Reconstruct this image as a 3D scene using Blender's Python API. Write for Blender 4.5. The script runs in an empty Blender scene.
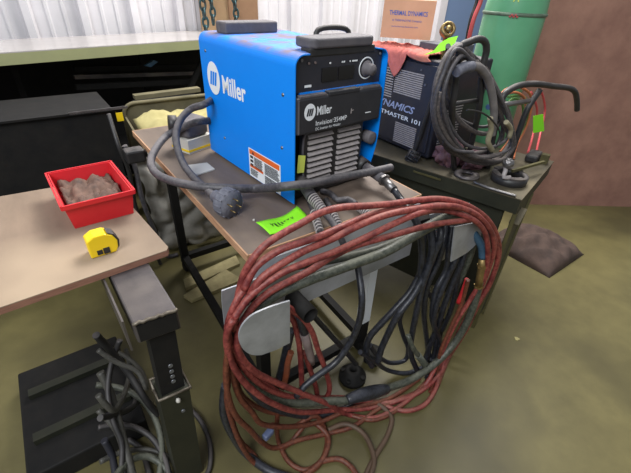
import bpy, bmesh, math, random
from mathutils import Vector, Matrix, Euler, noise
random.seed(7)
S = bpy.context.scene
COL = S.collection
PI = math.pi
T = 0.72                      # height of the cart's table top above the floor

# ------------------------------------------------------------------ camera
FPX = 383.82
CAMPOS = Vector((-0.3112, -0.6760, 0.538 + T))
CAMEUL = Euler((0.9904, -0.0382, -0.6189), 'XYZ')
cam = bpy.data.objects.new('camera', bpy.data.cameras.new('camera'))
COL.objects.link(cam)
cam.location = CAMPOS; cam.rotation_euler = CAMEUL
cam.data.sensor_width = 36.0; cam.data.sensor_fit = 'HORIZONTAL'
cam.data.lens = FPX / 631.0 * 36.0
cam.data.clip_start = 0.02; cam.data.clip_end = 60
S.camera = cam
# ------------------------------------------------------------------ world, lights, exposure
w = bpy.data.worlds.new('world'); S.world = w; w.use_nodes = True
w.node_tree.nodes['Background'].inputs[0].default_value = (0.93, 0.96, 1.0, 1)
w.node_tree.nodes['Background'].inputs[1].default_value = 0.25
def area(name, loc, target, sx, sy, power, col):
    l = bpy.data.lights.new(name, 'AREA'); l.shape = 'RECTANGLE'; l.size = sx; l.size_y = sy
    l.energy = power; l.color = col
    o = bpy.data.objects.new(name, l); COL.objects.link(o); o.location = loc
    o.rotation_euler = (Vector(target) - Vector(loc)).to_track_quat('-Z', 'Y').to_euler()
    return o
area('bay_door_daylight', (-2.2, -1.3, 3.4), (0.5, 0.6, 0.7), 2.2, 1.8, 112, (0.93, 0.97, 1.0))
area('overhead_shop_light', (1.9, 1.3, 3.3), (1.0, 0.6, 0.0), 2.0, 1.4, 150, (1.0, 0.98, 0.94))
S.view_settings.view_transform = 'Standard'
S.view_settings.look = 'None'
S.view_settings.gamma = 1.0
S.view_settings.use_curve_mapping = False
S.view_settings.exposure = 0.46

# ------------------------------------------------------------------ sight lines -> points on real planes
RM = CAMEUL.to_matrix()
def ray(x, y): return RM @ Vector(((x - 315.5) / FPX, -(y - 236.5) / FPX, -1))
def onp(x, y, n, d):
    r = ray(x, y); n = Vector(n); return CAMPOS + r * ((d - CAMPOS.dot(n)) / r.dot(n))
def fZ(x, y, z): return onp(x, y, (0, 0, 1), z)
def fY(x, y, Y): return onp(x, y, (0, 1, 0), Y)
def fX(x, y, X): return onp(x, y, (1, 0, 0), X)

# ------------------------------------------------------------------ materials
def lin(c):
    return tuple((v / 12.92 if v <= .04045 else ((v + .055) / 1.055) ** 2.4) for v in [q / 255 for q in c])
def mat(name, c, rough=.6, metal=0., c2=None, scale=12., amt=.5, bump=0., stretch=None, dust=None, dustamt=.6, spec=.5, c3=None):
    """c, c2 in sRGB 0-255; noise mix of c and c2; dust = settled dirt on upward faces"""
    m = bpy.data.materials.new(name); m.use_nodes = True
    nt = m.node_tree; N = nt.nodes; Lk = nt.links; b = N['Principled BSDF']
    b.inputs['Roughness'].default_value = rough; b.inputs['Metallic'].default_value = metal
    b.inputs['Specular IOR Level'].default_value = spec
    col = lin(c) + (1,)
    b.inputs['Base Color'].default_value = col
    tc = N.new('ShaderNodeTexCoord'); mp = N.new('ShaderNodeMapping')
    Lk.new(tc.outputs['Object'], mp.inputs[0])
    if stretch: mp.inputs['Scale'].default_value = stretch
    last = None
    if c2 is not None:
        nz = N.new('ShaderNodeTexNoise'); nz.inputs['Scale'].default_value = scale; nz.inputs['Detail'].default_value = 6
        nz.inputs['Roughness'].default_value = .62
        Lk.new(mp.outputs[0], nz.inputs[0])
        rp = N.new('ShaderNodeValToRGB')
        rp.color_ramp.elements[0].position = .5 - .25 * (1.1 - amt) - .05
        rp.color_ramp.elements[1].position = .5 + .25 * (1.1 - amt) + .05
        rp.color_ramp.elements[0].color = col; rp.color_ramp.elements[1].color = lin(c2) + (1,)
        Lk.new(nz.outputs['Fac'], rp.inputs[0]); last = rp.outputs[0]
        if c3 is not None:
            n2 = N.new('ShaderNodeTexNoise'); n2.inputs['Scale'].default_value = scale * .23; n2.inputs['Detail'].default_value = 4
            Lk.new(tc.outputs['Object'], n2.inputs[0])
            r2 = N.new('ShaderNodeValToRGB'); r2.color_ramp.elements[0].position = .5; r2.color_ramp.elements[1].position = .66
            Lk.new(n2.outputs['Fac'], r2.inputs[0])
            mx = N.new('ShaderNodeMixRGB'); Lk.new(r2.outputs[0], mx.inputs[0]); Lk.new(last, mx.inputs[1])
            mx.inputs[2].default_value = lin(c3) + (1,); last = mx.outputs[0]
        if bump:
            bp = N.new('ShaderNodeBump'); bp.inputs['Strength'].default_value = bump; bp.inputs['Distance'].default_value = .004
            Lk.new(nz.outputs['Fac'], bp.inputs['Height']); Lk.new(bp.outputs[0], b.inputs['Normal'])
    if dust:
        g = N.new('ShaderNodeNewGeometry'); sp = N.new('ShaderNodeSeparateXYZ'); Lk.new(g.outputs['Normal'], sp.inputs[0])
        r3 = N.new('ShaderNodeValToRGB'); r3.color_ramp.elements[0].position = .45; r3.color_ramp.elements[1].position = .95
        Lk.new(sp.outputs['Z'], r3.inputs[0])
        n3 = N.new('ShaderNodeTexNoise'); n3.inputs['Scale'].default_value = 14; n3.inputs['Detail'].default_value = 6
        Lk.new(tc.outputs['Object'], n3.inputs[0])
        r4 = N.new('ShaderNodeValToRGB'); r4.color_ramp.elements[0].position = .36; r4.color_ramp.elements[1].position = .58
        Lk.new(n3.outputs['Fac'], r4.inputs[0])
        mu = N.new('ShaderNodeMath'); mu.operation = 'MULTIPLY'; Lk.new(r3.outputs[0], mu.inputs[0]); Lk.new(r4.outputs[0], mu.inputs[1])
        mu2 = N.new('ShaderNodeMath'); mu2.operation = 'MULTIPLY'; Lk.new(mu.outputs[0], mu2.inputs[0]); mu2.inputs[1].default_value = dustamt
        mx = N.new('ShaderNodeMixRGB'); Lk.new(mu2.outputs[0], mx.inputs[0])
        if last: Lk.new(last, mx.inputs[1])
        else: mx.inputs[1].default_value = col
        mx.inputs[2].default_value = lin(dust) + (1,); last = mx.outputs[0]
        ra = N.new('ShaderNodeMapRange'); ra.inputs['To Min'].default_value = rough; ra.inputs['To Max'].default_value = .9
        Lk.new(mu2.outputs[0], ra.inputs[0]); Lk.new(ra.outputs[0], b.inputs['Roughness'])
    if last: Lk.new(last, b.inputs['Base Color'])
    return m
M = {}
M['floor'] = mat('concrete', (109, 101, 63), .5, 0, (88, 81, 49), 7, .35, .25, c3=(76, 70, 43))
M['wallwhite'] = mat('white_painted_metal', (226, 222, 226), .45, 0, (206, 202, 206), 3, .3)
M['blue'] = mat('blue_powder_coat', (0, 136, 242), .5, 0, (0, 130, 236), 4, .3, dust=(132, 112, 110), dustamt=.9, spec=.3)
M['navy'] = mat('navy_panel', (34, 36, 46), .45, 0, (48, 46, 52), 20, .5)
M['blackpl'] = mat('black_plastic', (28, 28, 30), .45, 0, (48, 46, 46), 25, .4, .1, dust=(105, 98, 96), dustamt=.6)
M['door'] = mat('dusty_black_door', (34, 35, 40), .4, 0, (50, 50, 55), 14, .4, dust=(130, 124, 120), dustamt=.8)
M['greypl'] = mat('dusty_grey_plastic', (76, 74, 80), .65, 0, (98, 93, 96), 22, .5, .15, dust=(125, 118, 120))
M['louver'] = mat('dusty_louvre', (142, 136, 138), .55, 0, (168, 160, 156), 60, .5, .1)
M['white'] = mat('white_print', (232, 236, 240), .5)
M['ink'] = mat('dark_print', (40, 42, 48), .6)
M['orange'] = mat('orange_print', (228, 104, 42), .55)
M['blueink'] = mat('blue_print', (60, 92, 168), .6)
M['wood'] = mat('worn_plywood_top', (120, 104, 92), .7, 0, (92, 80, 72), 9, .5, .3, stretch=(1, .25, 1), c3=(150, 132, 110))
M['woodedge'] = mat('plywood_edge', (190, 150, 116), .7, 0, (158, 116, 88), 20, .5, .2, stretch=(1, 1, 6))
M['sheet'] = mat('galvanised_sheet', (176, 178, 184), .42, .45, (146, 148, 152), 16, .5, .15, c3=(168, 168, 165))
M['sheetpaint'] = mat('pale_painted_sheet', (196, 198, 206), .6, .1, (164, 166, 170), 7, .5, .2, c3=(110, 110, 98))
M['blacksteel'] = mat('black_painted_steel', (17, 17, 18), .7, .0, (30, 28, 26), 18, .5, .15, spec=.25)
M['tube'] = mat('mill_scale_steel', (104, 98, 98), .45, .6, (76, 72, 74), 14, .5, .25, c3=(128, 120, 114))
M['weld'] = mat('rough_weld_bead', (124, 116, 104), .5, .6, (90, 82, 72), 60, .5, .5)
M['red'] = mat('red_rubber', (104, 36, 36), .45, 0, (152, 76, 68), 120, .75, .35, dust=(164, 112, 98), dustamt=.4, c3=(92, 30, 32))
M['redbrown'] = mat('shaded_red_brown_rubber', (72, 30, 22), .5, 0, (114, 62, 42), 110, .75, .35, dust=(130, 90, 70), dustamt=.25)  # browner red for lower strands, darkened to stand for shade low in the coil
M['black'] = mat('black_rubber', (18, 18, 21), .3, 0, (48, 50, 58), 110, .7, .3, dust=(78, 80, 90), dustamt=.35)
M['greenblack'] = mat('greyish_green_rubber', (42, 46, 40), .4, 0, (82, 84, 74), 110, .75, .35, dust=(112, 112, 98), dustamt=.5)
M['grey'] = mat('dusty_grey_rubber', (50, 50, 56), .48, 0, (88, 84, 87), 90, .6, .3, dust=(122, 116, 116), dustamt=.7)
M['greycoil'] = mat('dusty_torch_lead', (58, 55, 58), .5, 0, (104, 96, 93), 100, .7, .3, dust=(132, 122, 118), dustamt=.75)
M['plug'] = mat('plug_rubber', (84, 86, 98), .7, 0, (116, 116, 126), 80, .5, .4)
M['brass'] = mat('brass', (166, 142, 92), .45, .8, (120, 100, 66), 60, .5)
M['steel'] = mat('dull_steel', (138, 136, 138), .4, .8, (104, 100, 98), 24, .5, .15)
M['bluehose'] = mat('blue_hose', (58, 92, 118), .45, 0, (40, 64, 84), 20, .5)
M['lime'] = mat('lime_paper', (140, 236, 30), .7)
M['yellowtag'] = mat('yellow_tag', (206, 214, 96), .7)
M['cardboard'] = mat('cardboard', (216, 164, 128), .8, 0, (202, 150, 116), 8, .4)
M['pink'] = mat('pink_shop_rag', (206, 112, 104), .9, 0, (176, 96, 84), 10, .5, .3, c3=(190, 140, 100))
M['green'] = mat('green_cylinder_paint', (104, 170, 128), .32, 0, (88, 152, 112), 5, .4, .05, c3=(96, 158, 122))
M['rim'] = mat('scuffed_green', (110, 130, 112), .5, .2, (80, 96, 80), 30, .5)
M['benchtop'] = mat('grimy_bench_steel', (98, 90, 72), .55, .3, (70, 66, 56), 10, .5, .2, c3=(120, 110, 88))
M['benchdark'] = mat('dark_green_bench', (36, 38, 30), .5, .2, (50, 50, 38), 12, .5, .1)
M['olive'] = mat('olive_drab_steel', (92, 86, 52), .55, .2, (70, 66, 40), 16, .5, .15)
M['maroon'] = mat('maroon_leather', (116, 80, 86), .7, 0, (86, 60, 66), 18, .5, .3)
M['binred'] = mat('red_bin_plastic', (212, 36, 44), .45, 0, (192, 32, 40), 6, .3)
M['binin'] = mat('dusty_tan_contents', (120, 92, 78), .8, 0, (70, 54, 48), 26, .5, .6)
M['yellow'] = mat('yellow_abs', (236, 200, 24), .4)
M['benchgreen'] = mat('sage_green_bench', (152, 154, 112), .5, 0, (140, 142, 106), 6, .4)
M['glosstop'] = mat('gloss_bench_top', (178, 172, 168), .16, .0, (164, 158, 156), 4, .4)
M['canvas'] = mat('olive_canvas', (118, 110, 84), .85, 0, (94, 88, 66), 10, .5, .3)
M['yellowcloth'] = mat('yellow_cloth', (178, 168, 118), .9, 0, (152, 142, 94), 10, .5, .3)
M['tarp'] = mat('grey_tarp', (158, 154, 146), .55, 0, (104, 100, 92), 7, .5, .3, c3=(132, 126, 118))
M['tan'] = mat('tan_board', (176, 146, 112), .7, 0, (150, 120, 90), 3, .5)
M['bluegrey'] = mat('blue_grey_paint', (112, 134, 170), .5)
M['plywood'] = mat('pinkish_plywood', (158, 118, 102), .8, 0, (128, 92, 80), 6, .5, .1)
M['teal'] = mat('teal_chain', (44, 92, 102), .4, .6, (70, 60, 50), 30, .5)
M['orangehose'] = mat('orange_hose', (190, 110, 70), .55)
M['greenhose'] = mat('green_hose', (92, 132, 66), .5)
M['rhose'] = mat('red_hose', (190, 72, 76), .5)
M['brown'] = mat('brown_sacking', (84, 66, 58), .9, 0, (58, 46, 42), 14, .5, .5)
M['paper'] = mat('pale_paper', (190, 186, 178), .7)
M['led'] = mat('dark_display', (22, 20, 20), .2)
M['scrap'] = mat('dirty_pale_board', (176, 164, 120), .8, 0, (130, 120, 84), 12, .5, .2)
M['rust'] = mat('rusty_orange', (138, 68, 36), .7, 0, (92, 50, 32), 24, .5)
M['cord'] = mat('dark_grey_cord', (56, 55, 52), .5, 0, (80, 78, 72), 90, .6, .3)
M['handle'] = mat('pinkish_grey_grip', (128, 112, 108), .6, 0, (96, 84, 82), 22, .5)

# ------------------------------------------------------------------ mesh builder
class MB:
    def __init__(s): s.v = []; s.f = []; s.sm = []; s.mi = []; s.cur = 0
    def add(s, vs, fs, smooth=False):
        o = len(s.v); s.v += [Vector(q) for q in vs]
        for f in fs: s.f.append([o + i for i in f]); s.sm.append(smooth); s.mi.append(s.cur)
        return s
    def box(s, c, d, rz=0, rot=None):
        R = rot if rot is not None else Matrix.Rotation(rz, 3, 'Z')
        vs = [Vector(c) + R @ Vector((sx * d[0] / 2, sy * d[1] / 2, sz * d[2] / 2)) for sx in (-1, 1) for sy in (-1, 1) for sz in (-1, 1)]
        return s.add(vs, [(0, 1, 3, 2), (4, 6, 7, 5), (0, 4, 5, 1), (2, 3, 7, 6), (0, 2, 6, 4), (1, 5, 7, 3)])
    def rbox(s, c, d, r=.005, seg=2, rz=0, rot=None):
        bm = bmesh.new(); bmesh.ops.create_cube(bm, size=1)
        for v in bm.verts: v.co = Vector((v.co.x * d[0], v.co.y * d[1], v.co.z * d[2]))
        bmesh.ops.bevel(bm, geom=bm.edges[:], offset=min(r, min(d) * .45), segments=seg, affect='EDGES', profile=.5)
        R = rot if rot is not None else Matrix.Rotation(rz, 3, 'Z')
        bm.verts.index_update()
        vs = [Vector(c) + R @ v.co for v in bm.verts]; fs = [[v.index for v in f.verts] for f in bm.faces]
        bm.free(); return s.add(vs, fs)
    def prism(s, poly, vec, smooth=False):
        """poly: 3D points (planar), extruded along vec"""
        n = len(poly); vec = Vector(vec); a = [Vector(q) for q in poly]
        vs = a + [q + vec for q in a]
        fs = [list(range(n))[::-1], list(range(n, 2 * n))] + [(i, (i + 1) % n, n + (i + 1) % n, n + i) for i in range(n)]
        return s.add(vs, fs, smooth)
    def bar(s, a, b, wd, ht, up=(0, 0, 1)):
        a, b = Vector(a), Vector(b); d = (b - a); L = d.length; d.normalize()
        u = Vector(up); x = d.cross(u).normalized(); z = x.cross(d).normalized()
        R = Matrix((x, d, z)).transposed()
        return s.box((a + b) / 2, (wd, L, ht), rot=R)
    def cyl(s, a, b, r, r2=None, n=20, caps=True):
        return s.tube([a, b], [r, r if r2 is None else r2], n, caps)
    def tube(s, pts, r, n=10, caps=True, smooth=True):
        pts = [Vector(q) for q in pts]; m = len(pts)
        rr = r if isinstance(r, (list, tuple)) else [r] * m
        tn = []
        for i in range(m):
            t = (pts[min(i + 1, m - 1)] - pts[max(i - 1, 0)])
            tn.append(t.normalized() if t.length > 1e-9 else Vector((0, 0, 1)))
        u = tn[0].orthogonal().normalized(); vs = []
        for i in range(m):
            u = (u - tn[i] * u.dot(tn[i]))
            u = u.normalized() if u.length > 1e-6 else tn[i].orthogonal().normalized()
            w_ = tn[i].cross(u)
            for k in range(n):
                a = 2 * PI * k / n; vs.append(pts[i] + (u * math.cos(a) + w_ * math.sin(a)) * rr[i])
        fs = [(i * n + k, i * n + (k + 1) % n, (i + 1) * n + (k + 1) % n, (i + 1) * n + k) for i in range(m - 1) for k in range(n)]
        s.add(vs, fs, smooth)
        if caps:
            o = len(s.v) - len(vs)
            s.f.append([o + k for k in range(n)][::-1]); s.sm.append(False); s.mi.append(s.cur)
            s.f.append([o + (m - 1) * n + k for k in range(n)]); s.sm.append(False); s.mi.append(s.cur)
        return s
    def lathe(s, prof, c=(0, 0, 0), axis=(0, 0, 1), n=28, smooth=True, close=False):
        """prof: (r, h) list"""
        ax = Vector(axis).normalized(); u = ax.orthogonal().normalized(); w_ = ax.cross(u); c = Vector(c); vs = []
        for r, h in prof:
            for k in range(n):
                a = 2 * PI * k / n; vs.append(c + ax * h + (u * math.cos(a) + w_ * math.sin(a)) * r)
        m = len(prof); rng = range(m if close else m - 1)
        fs = [(i * n + k, i * n + (k + 1) % n, ((i + 1) % m) * n + (k + 1) % n, ((i + 1) % m) * n + k) for i in rng for k in range(n)]
        return s.add(vs, fs, smooth)
    def grid(s, fn, nu, nv, th=0., smooth=True):
        P = [[Vector(fn(i / nu, j / nv)) for j in range(nv + 1)] for i in range(nu + 1)]
        vs = [q for r in P for q in r]; W = nv + 1
        fs = [(i * W + j, (i + 1) * W + j, (i + 1) * W + j + 1, i * W + j + 1) for i in range(nu) for j in range(nv)]
        if not th: return s.add(vs, fs, smooth)
        nm = []
        for i in range(nu + 1):
            for j in range(nv + 1):
                du = P[min(i + 1, nu)][j] - P[max(i - 1, 0)][j]; dv = P[i][min(j + 1, nv)] - P[i][max(j - 1, 0)]
                q = du.cross(dv); nm.append(q.normalized() if q.length > 1e-12 else Vector((0, 0, 1)))
        K = len(vs); v2 = vs + [q - k * th for q, k in zip(vs, nm)]
        f2 = fs + [tuple(K + i for i in f[::-1]) for f in fs]
        rim = [i * W for i in range(nu + 1)] + [nu * W + j for j in range(1, nv + 1)] + [i * W + nv for i in range(nu - 1, -1, -1)] + [j for j in range(nv - 1, 0, -1)]
        for a, b in zip(rim, rim[1:] + rim[:1]): f2.append((a, b, K + b, K + a)[::-1])
        return s.add(v2, f2, smooth)
    def build(s, name, m, parent=None, world=True, recalc=True):
        """one mesh object; world coords unless world=False (already local to parent). Top-level meshes get their origin at the base"""
        me = bpy.data.meshes.new(name)
        xs = [q.x for q in s.v]; ys = [q.y for q in s.v]; zs = [q.z for q in s.v]
        if parent is None: o0 = Vector(((min(xs) + max(xs)) / 2, (min(ys) + max(ys)) / 2, min(zs)))
        elif world: o0 = wl(parent)
        else: o0 = Vector((0, 0, 0))
        me.from_pydata([q - o0 for q in s.v], [], s.f)
        for p_, k, mi in zip(me.polygons, s.sm, s.mi): p_.use_smooth = k; p_.material_index = mi
        for q in (m if isinstance(m, list) else [m]): me.materials.append(q)
        if recalc:
            bm = bmesh.new(); bm.from_mesh(me); bmesh.ops.recalc_face_normals(bm, faces=bm.faces[:]); bm.to_mesh(me); bm.free()
        o = bpy.data.objects.new(name, me); COL.objects.link(o)
        if parent is not None: o.parent = parent
        else: o.location = o0
        return o
def wl(p):
    v = Vector((0, 0, 0))
    while p is not None: v = v + Vector(p.location); p = p.parent
    return v
def tag(o, label=None, cat=None, group=None, kind=None):
    if label: o['label'] = label
    if cat: o['category'] = cat
    if group: o['group'] = group
    if kind: o['kind'] = kind
    return o
def empty(name, loc, label, cat, rz=0, group=None):
    o = bpy.data.objects.new(name, None); COL.objects.link(o); o.location = loc; o.rotation_euler = (0, 0, rz)
    o.empty_display_size = .05
    return tag(o, label, cat, group)
def spline(pts, step=.012, closed=False):
    pts = [Vector(q) for q in pts]; out = []; n = len(pts)
    g = (lambda i: pts[i % n]) if closed else (lambda i: pts[max(0, min(n - 1, i))])
    for i in range(n if closed else n - 1):
        p0, p1, p2, p3 = g(i - 1), g(i), g(i + 1), g(i + 2)
        t0 = 0; t1 = max(1e-4, (p1 - p0).length ** .5) if (p1 - p0).length > 1e-6 else .1
        t2 = t1 + max(1e-3, (p2 - p1).length ** .5); t3 = t2 + (max(1e-3, (p3 - p2).length ** .5))
        k = max(2, int((p2 - p1).length / step))
        for j in range(k):
            t = t1 + (t2 - t1) * j / k
            A1 = p0 * ((t1 - t) / (t1 - t0)) + p1 * ((t - t0) / (t1 - t0)) if t1 > t0 else p1
            A2 = p1 * ((t2 - t) / (t2 - t1)) + p2 * ((t - t1) / (t2 - t1))
            A3 = p2 * ((t3 - t) / (t3 - t2)) + p3 * ((t - t2) / (t3 - t2))
            B1 = A1 * ((t2 - t) / (t2 - t0)) + A2 * ((t - t0) / (t2 - t0))
            B2 = A2 * ((t3 - t) / (t3 - t1)) + A3 * ((t - t1) / (t3 - t1))
            out.append(B1 * ((t2 - t) / (t2 - t1)) + B2 * ((t - t1) / (t2 - t1)))
    out.append(g(n) if closed else pts[-1])
    return out
DEC = bpy.context.evaluated_depsgraph_get
def text_mesh(body, O, U, V, name, m, parent, bold=.0, shear=0., lift=.0006, world=False):
    """lettering on a plane: O lower-left corner, U full width vector, V full height vector"""
    cu = bpy.data.curves.new('lettering', 'FONT'); cu.body = body; cu.size = 1; cu.offset = bold; cu.shear = shear; cu.extrude = 0.0
    cu.resolution_u = 3
    to = bpy.data.objects.new('lettering', cu); COL.objects.link(to)
    bpy.context.view_layer.update()
    me = bpy.data.meshes.new_from_object(to.evaluated_get(DEC()))
    bpy.data.objects.remove(to)
    xs = [v.co.x for v in me.vertices]; ys = [v.co.y for v in me.vertices]
    x0, x1, y0, y1 = min(xs), max(xs), min(ys), max(ys)
    U, V, O = Vector(U), Vector(V), Vector(O); nn = U.cross(V).normalized() * lift
    b = MB()
    b.add([O + U * ((v.co.x - x0) / (x1 - x0)) + V * ((v.co.y - y0) / (y1 - y0)) + nn for v in me.vertices], [list(q.vertices) for q in me.polygons])
    return b.build(name, m, parent, world=world, recalc=False)
def quad(b, O, U, V, lift):
    O, U, V = Vector(O), Vector(U), Vector(V); nn = U.cross(V).normalized() * lift
    b.add([O + nn, O + U + nn, O + U + V + nn, O + V + nn], [(0, 1, 2, 3)])
def disc(b, c, U, V, lift, n=28):
    c, U, V = Vector(c), Vector(U), Vector(V); nn = U.cross(V).normalized() * lift
    b.add([c + nn + U * math.cos(2 * PI * k / n) + V * math.sin(2 * PI * k / n) for k in range(n)], [list(range(n))])
def blob(b, c, r, amp, sc, seed=0, sub=4, flat=1.):
    bm = bmesh.new(); bmesh.ops.create_icosphere(bm, subdivisions=sub, radius=1)
    c = Vector(c); bm.verts.index_update()
    rr = Vector(r) if not isinstance(r, (int, float)) else Vector((r, r, r))
    vs = []
    for v in bm.verts:
        d = v.co.normalized(); k = 1 + amp * noise.noise(d * sc + Vector((seed * 3.7, seed, 0))) + amp * .5 * noise.noise(d * sc * 2.3 + Vector((seed, 0, 9)))
        vs.append(c + Vector((d.x * rr.x, d.y * rr.y, d.z * rr.z)) * k)
    fs = [[v.index for v in f.verts] for f in bm.faces]; bm.free()
    b.add(vs, fs, True)
def cable(name, pts, r, m, label, cat='cable', group=None, parent=None, n=10, step=.012):
    b = MB(); b.tube(spline(pts, step), r, n); o = b.build(name, m, parent)
    if parent is None: tag(o, label, cat, group)
    elif label: o['label'] = label
    return o

# ================================================================== SETTING
b = MB(); b.box((2.0, 1.5, -.03), (13, 11, .06)); tag(b.build('floor', M['floor']), kind='structure')
# corrugated metal wall, major ribs about a foot apart
WA = math.radians(-3); WU = Vector((math.cos(WA), math.sin(WA), 0)); WN = Vector((-WU.y, WU.x, 0)); WY = 2.5
def wallpt(u, z, out=0.): return WN * (WY - out) + WU * u + Vector((0, 0, z))
b = MB()
prof = []
u = -4.0
while u < 7.5:
    prof += [(u, 0), (u + .014, .040), (u + .054, .040), (u + .068, 0), (u + .128, 0), (u + .136, .007), (u + .150, .007), (u + .158, 0), (u + .218, 0), (u + .226, .007), (u + .240, .007), (u + .248, 0)]
    u += .305
vs = []; fs = []
for q, h in prof: vs += [wallpt(q, 0, h), wallpt(q, 3.2, h)]
fs = [(2 * i, 2 * i + 2, 2 * i + 3, 2 * i + 1) for i in range(len(prof) - 1)]
k = len(vs); vs += [wallpt(prof[0][0], 0, -.05), wallpt(prof[0][0], 3.2, -.05), wallpt(prof[-1][0], 0, -.05), wallpt(prof[-1][0], 3.2, -.05)]
e = 2 * (len(prof) - 1)
fs += [(k, k + 2, k + 3, k + 1), (0, k, k + 1, 1), (e, e + 1, k + 3, k + 2), [0] + [2 * i for i in range(1, len(prof))] + [k + 2, k], [1] + [2 * i + 1 for i in range(1, len(prof))] + [k + 3, k + 1]]
b.add(vs, fs); tag(b.build('wall_back', M['wallwhite']), kind='structure')
def wu(px, py, out=0.):
    q = onp(px, py, WN, WY - out); return q.dot(WU)
# grey blue door with pale frame to the right
d0 = wu(446, 0, .04); d1 = d0 + 1.15
b = MB(); b.prism([wallpt(d0, 0, .005), wallpt(d1, 0, .005), wallpt(d1, 2.2, .005), wallpt(d0, 2.2, .005)], -WN * .045)
dr = tag(b.build('door_1', M['bluegrey']), kind='structure')
b = MB()
for (a0, a1, z0, z1) in ((d0 - .1, d0, 0, 2.3), (d1, d1 + .1, 0, 2.3), (d0, d1, 2.2, 2.3)):
    b.prism([wallpt(a0, z0, .002), wallpt(a1, z0, .002), wallpt(a1, z1, .002), wallpt(a0, z1, .002)], -WN * .07)
tag(b.build('trim_1', M['wallwhite']), kind='structure')
# tan board fixed to the wall with a darker board beside it
p0 = wu(200, 8, .05); p1 = wu(228, 8, .05); p2 = wu(257, 8, .05)
t_ = empty('wall_board', wallpt((p0 + p2) / 2, .8, .05), 'tan wooden board on the white wall behind the blue welder', 'board')
b = MB(); b.prism([wallpt(p0, .85, .031), wallpt(p1, .85, .031), wallpt(p1, 2.1, .031), wallpt(p0, 2.1, .031)], -WN * .02); b.build('pale_board', M['tan'], t_)
b = MB(); b.prism([wallpt(p1, .85, .031), wallpt(p2, .85, .031), wallpt(p2, 2.1, .031), wallpt(p1, 2.1, .031)], -WN * .035); b.build('dark_board', mat('brown_board', (150, 116, 88), .7, 0, (128, 96, 72), 4, .5), t_)

# chains hanging on the board
def chain(px, py0, zt, lab, R=.026, lr=.0065):
    c = onp(px, py0, WN, WY - .13); u0 = c.dot(WU); zb = c.z; b = MB(); z = zb; i = 0
    while z < zt:
        ctr = wallpt(u0 + .004 * math.sin(i * 1.7), z, .13)
        side = (WU if i % 2 else WN)
        ring = []
        for k in range(17):
            a = 2 * PI * k / 16; ring.append(ctr + side * math.cos(a) * R * .62 + Vector((0, 0, 1)) * math.sin(a) * R * (1.15))
        b.tube(ring, lr, 6, caps=False); z += R * 1.75; i += 1
    b.cyl(wallpt(u0, zt, .0), wallpt(u0, zt, .15), .006)
    tag(b.build('hanging_chain', M['teal']), lab, 'chain', 'chains hanging on the back wall')
chain(206, 31, 2.1, 'teal steel chain hanging on the wall, the longer one nearer the sage green bench', .031, .008)
chain(213, 20, 2.1, 'teal steel chain hanging on the wall just beside the longer chain', .028, .0075)
chain(236, 21, 2.1, 'teal steel chain hanging alone in front of the boards, above the welder rear handle', .028, .0075)

# ================================================================== SAGE GREEN BENCH AT THE BACK
zt = T + .225
A = fZ(103, 43, zt + .0); B = fZ(199, 36.5, zt)
A = fZ(103, 57.5, zt - .055); B = fZ(199, 49.5, zt - .055)
dx = (B - A); dx.z = 0; dx.normalize(); dy = Vector((-dx.y, dx.x, 0))
gb = empty('work_bench', (A + B) / 2 + dy * .25 - Vector((0, 0, (A.z))), 'long bench with a sage green front edge and glossy top against the white wall', 'bench')
def gpt(u, v, z): return A + dx * u + dy * v + Vector((0, 0, z - A.z))
Lg = (B - A).length
u0, u1, dp = -1.3, 1.05, .46
b = MB(); b.prism([gpt(u0, 0, zt - .055), gpt(u1, 0, zt - .055), gpt(u1, dp, zt - .055), gpt(u0, dp, zt - .055)], (0, 0, .05)); b.build('bench_frame', M['benchgreen'], gb)
b = MB(); b.prism([gpt(u0, 0, zt - .0049), gpt(u1, 0, zt - .0049), gpt(u1, dp, zt - .0049), gpt(u0, dp, zt - .0049)], (0, 0, .005)); b.build('bench_top', M['glosstop'], gb)
for uu, vv in ((u0 + .05, .05), (u1 - .05, .05), (u0 + .05, dp - .05), (u1 - .05, dp - .05)):
    b = MB(); b.box(gpt(uu, vv, (zt - .055) / 2), (.05, .05, zt - .0551), math.atan2(dx.y, dx.x)); b.build('leg', M['blacksteel'], gb)
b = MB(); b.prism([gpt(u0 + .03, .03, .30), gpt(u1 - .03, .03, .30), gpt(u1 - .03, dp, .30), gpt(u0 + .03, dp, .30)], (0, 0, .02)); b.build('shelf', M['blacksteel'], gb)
b = MB(); b.prism([gpt(u0 + .03, dp - .02, .02), gpt(u1 - .03, dp - .02, .02), gpt(u1 - .03, dp - .02, zt - .056), gpt(u0 + .03, dp - .02, zt - .056)], dy * .01); b.build('shade_backing', M['blacksteel'], gb)  # black sheet added to stand for the shade under the bench
# long dark bars and machinery stored under it
def gbar(px0, py0, px1, py1, v, r, m, name, lab):
    n = dy; d_ = A.dot(dy) + v
    p, q = onp(px0, py0, n, d_), onp(px1, py1, n, d_)
    b = MB(); b.bar(p, q, r, r); tag(b.build(name, m), lab, 'bar')
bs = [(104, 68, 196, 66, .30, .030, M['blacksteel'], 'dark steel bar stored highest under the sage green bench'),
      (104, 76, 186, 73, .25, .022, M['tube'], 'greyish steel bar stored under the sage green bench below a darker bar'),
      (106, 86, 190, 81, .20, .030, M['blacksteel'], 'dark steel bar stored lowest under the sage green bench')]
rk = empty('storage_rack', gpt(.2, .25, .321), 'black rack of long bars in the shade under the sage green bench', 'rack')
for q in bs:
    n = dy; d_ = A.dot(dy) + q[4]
    b = MB(); b.bar(onp(q[0] - 30, q[1] + 1, n, d_), onp(q[2] + 8, q[3], n, d_), q[5], q[5]); b.build('rack_bar', q[6], rk)
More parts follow.
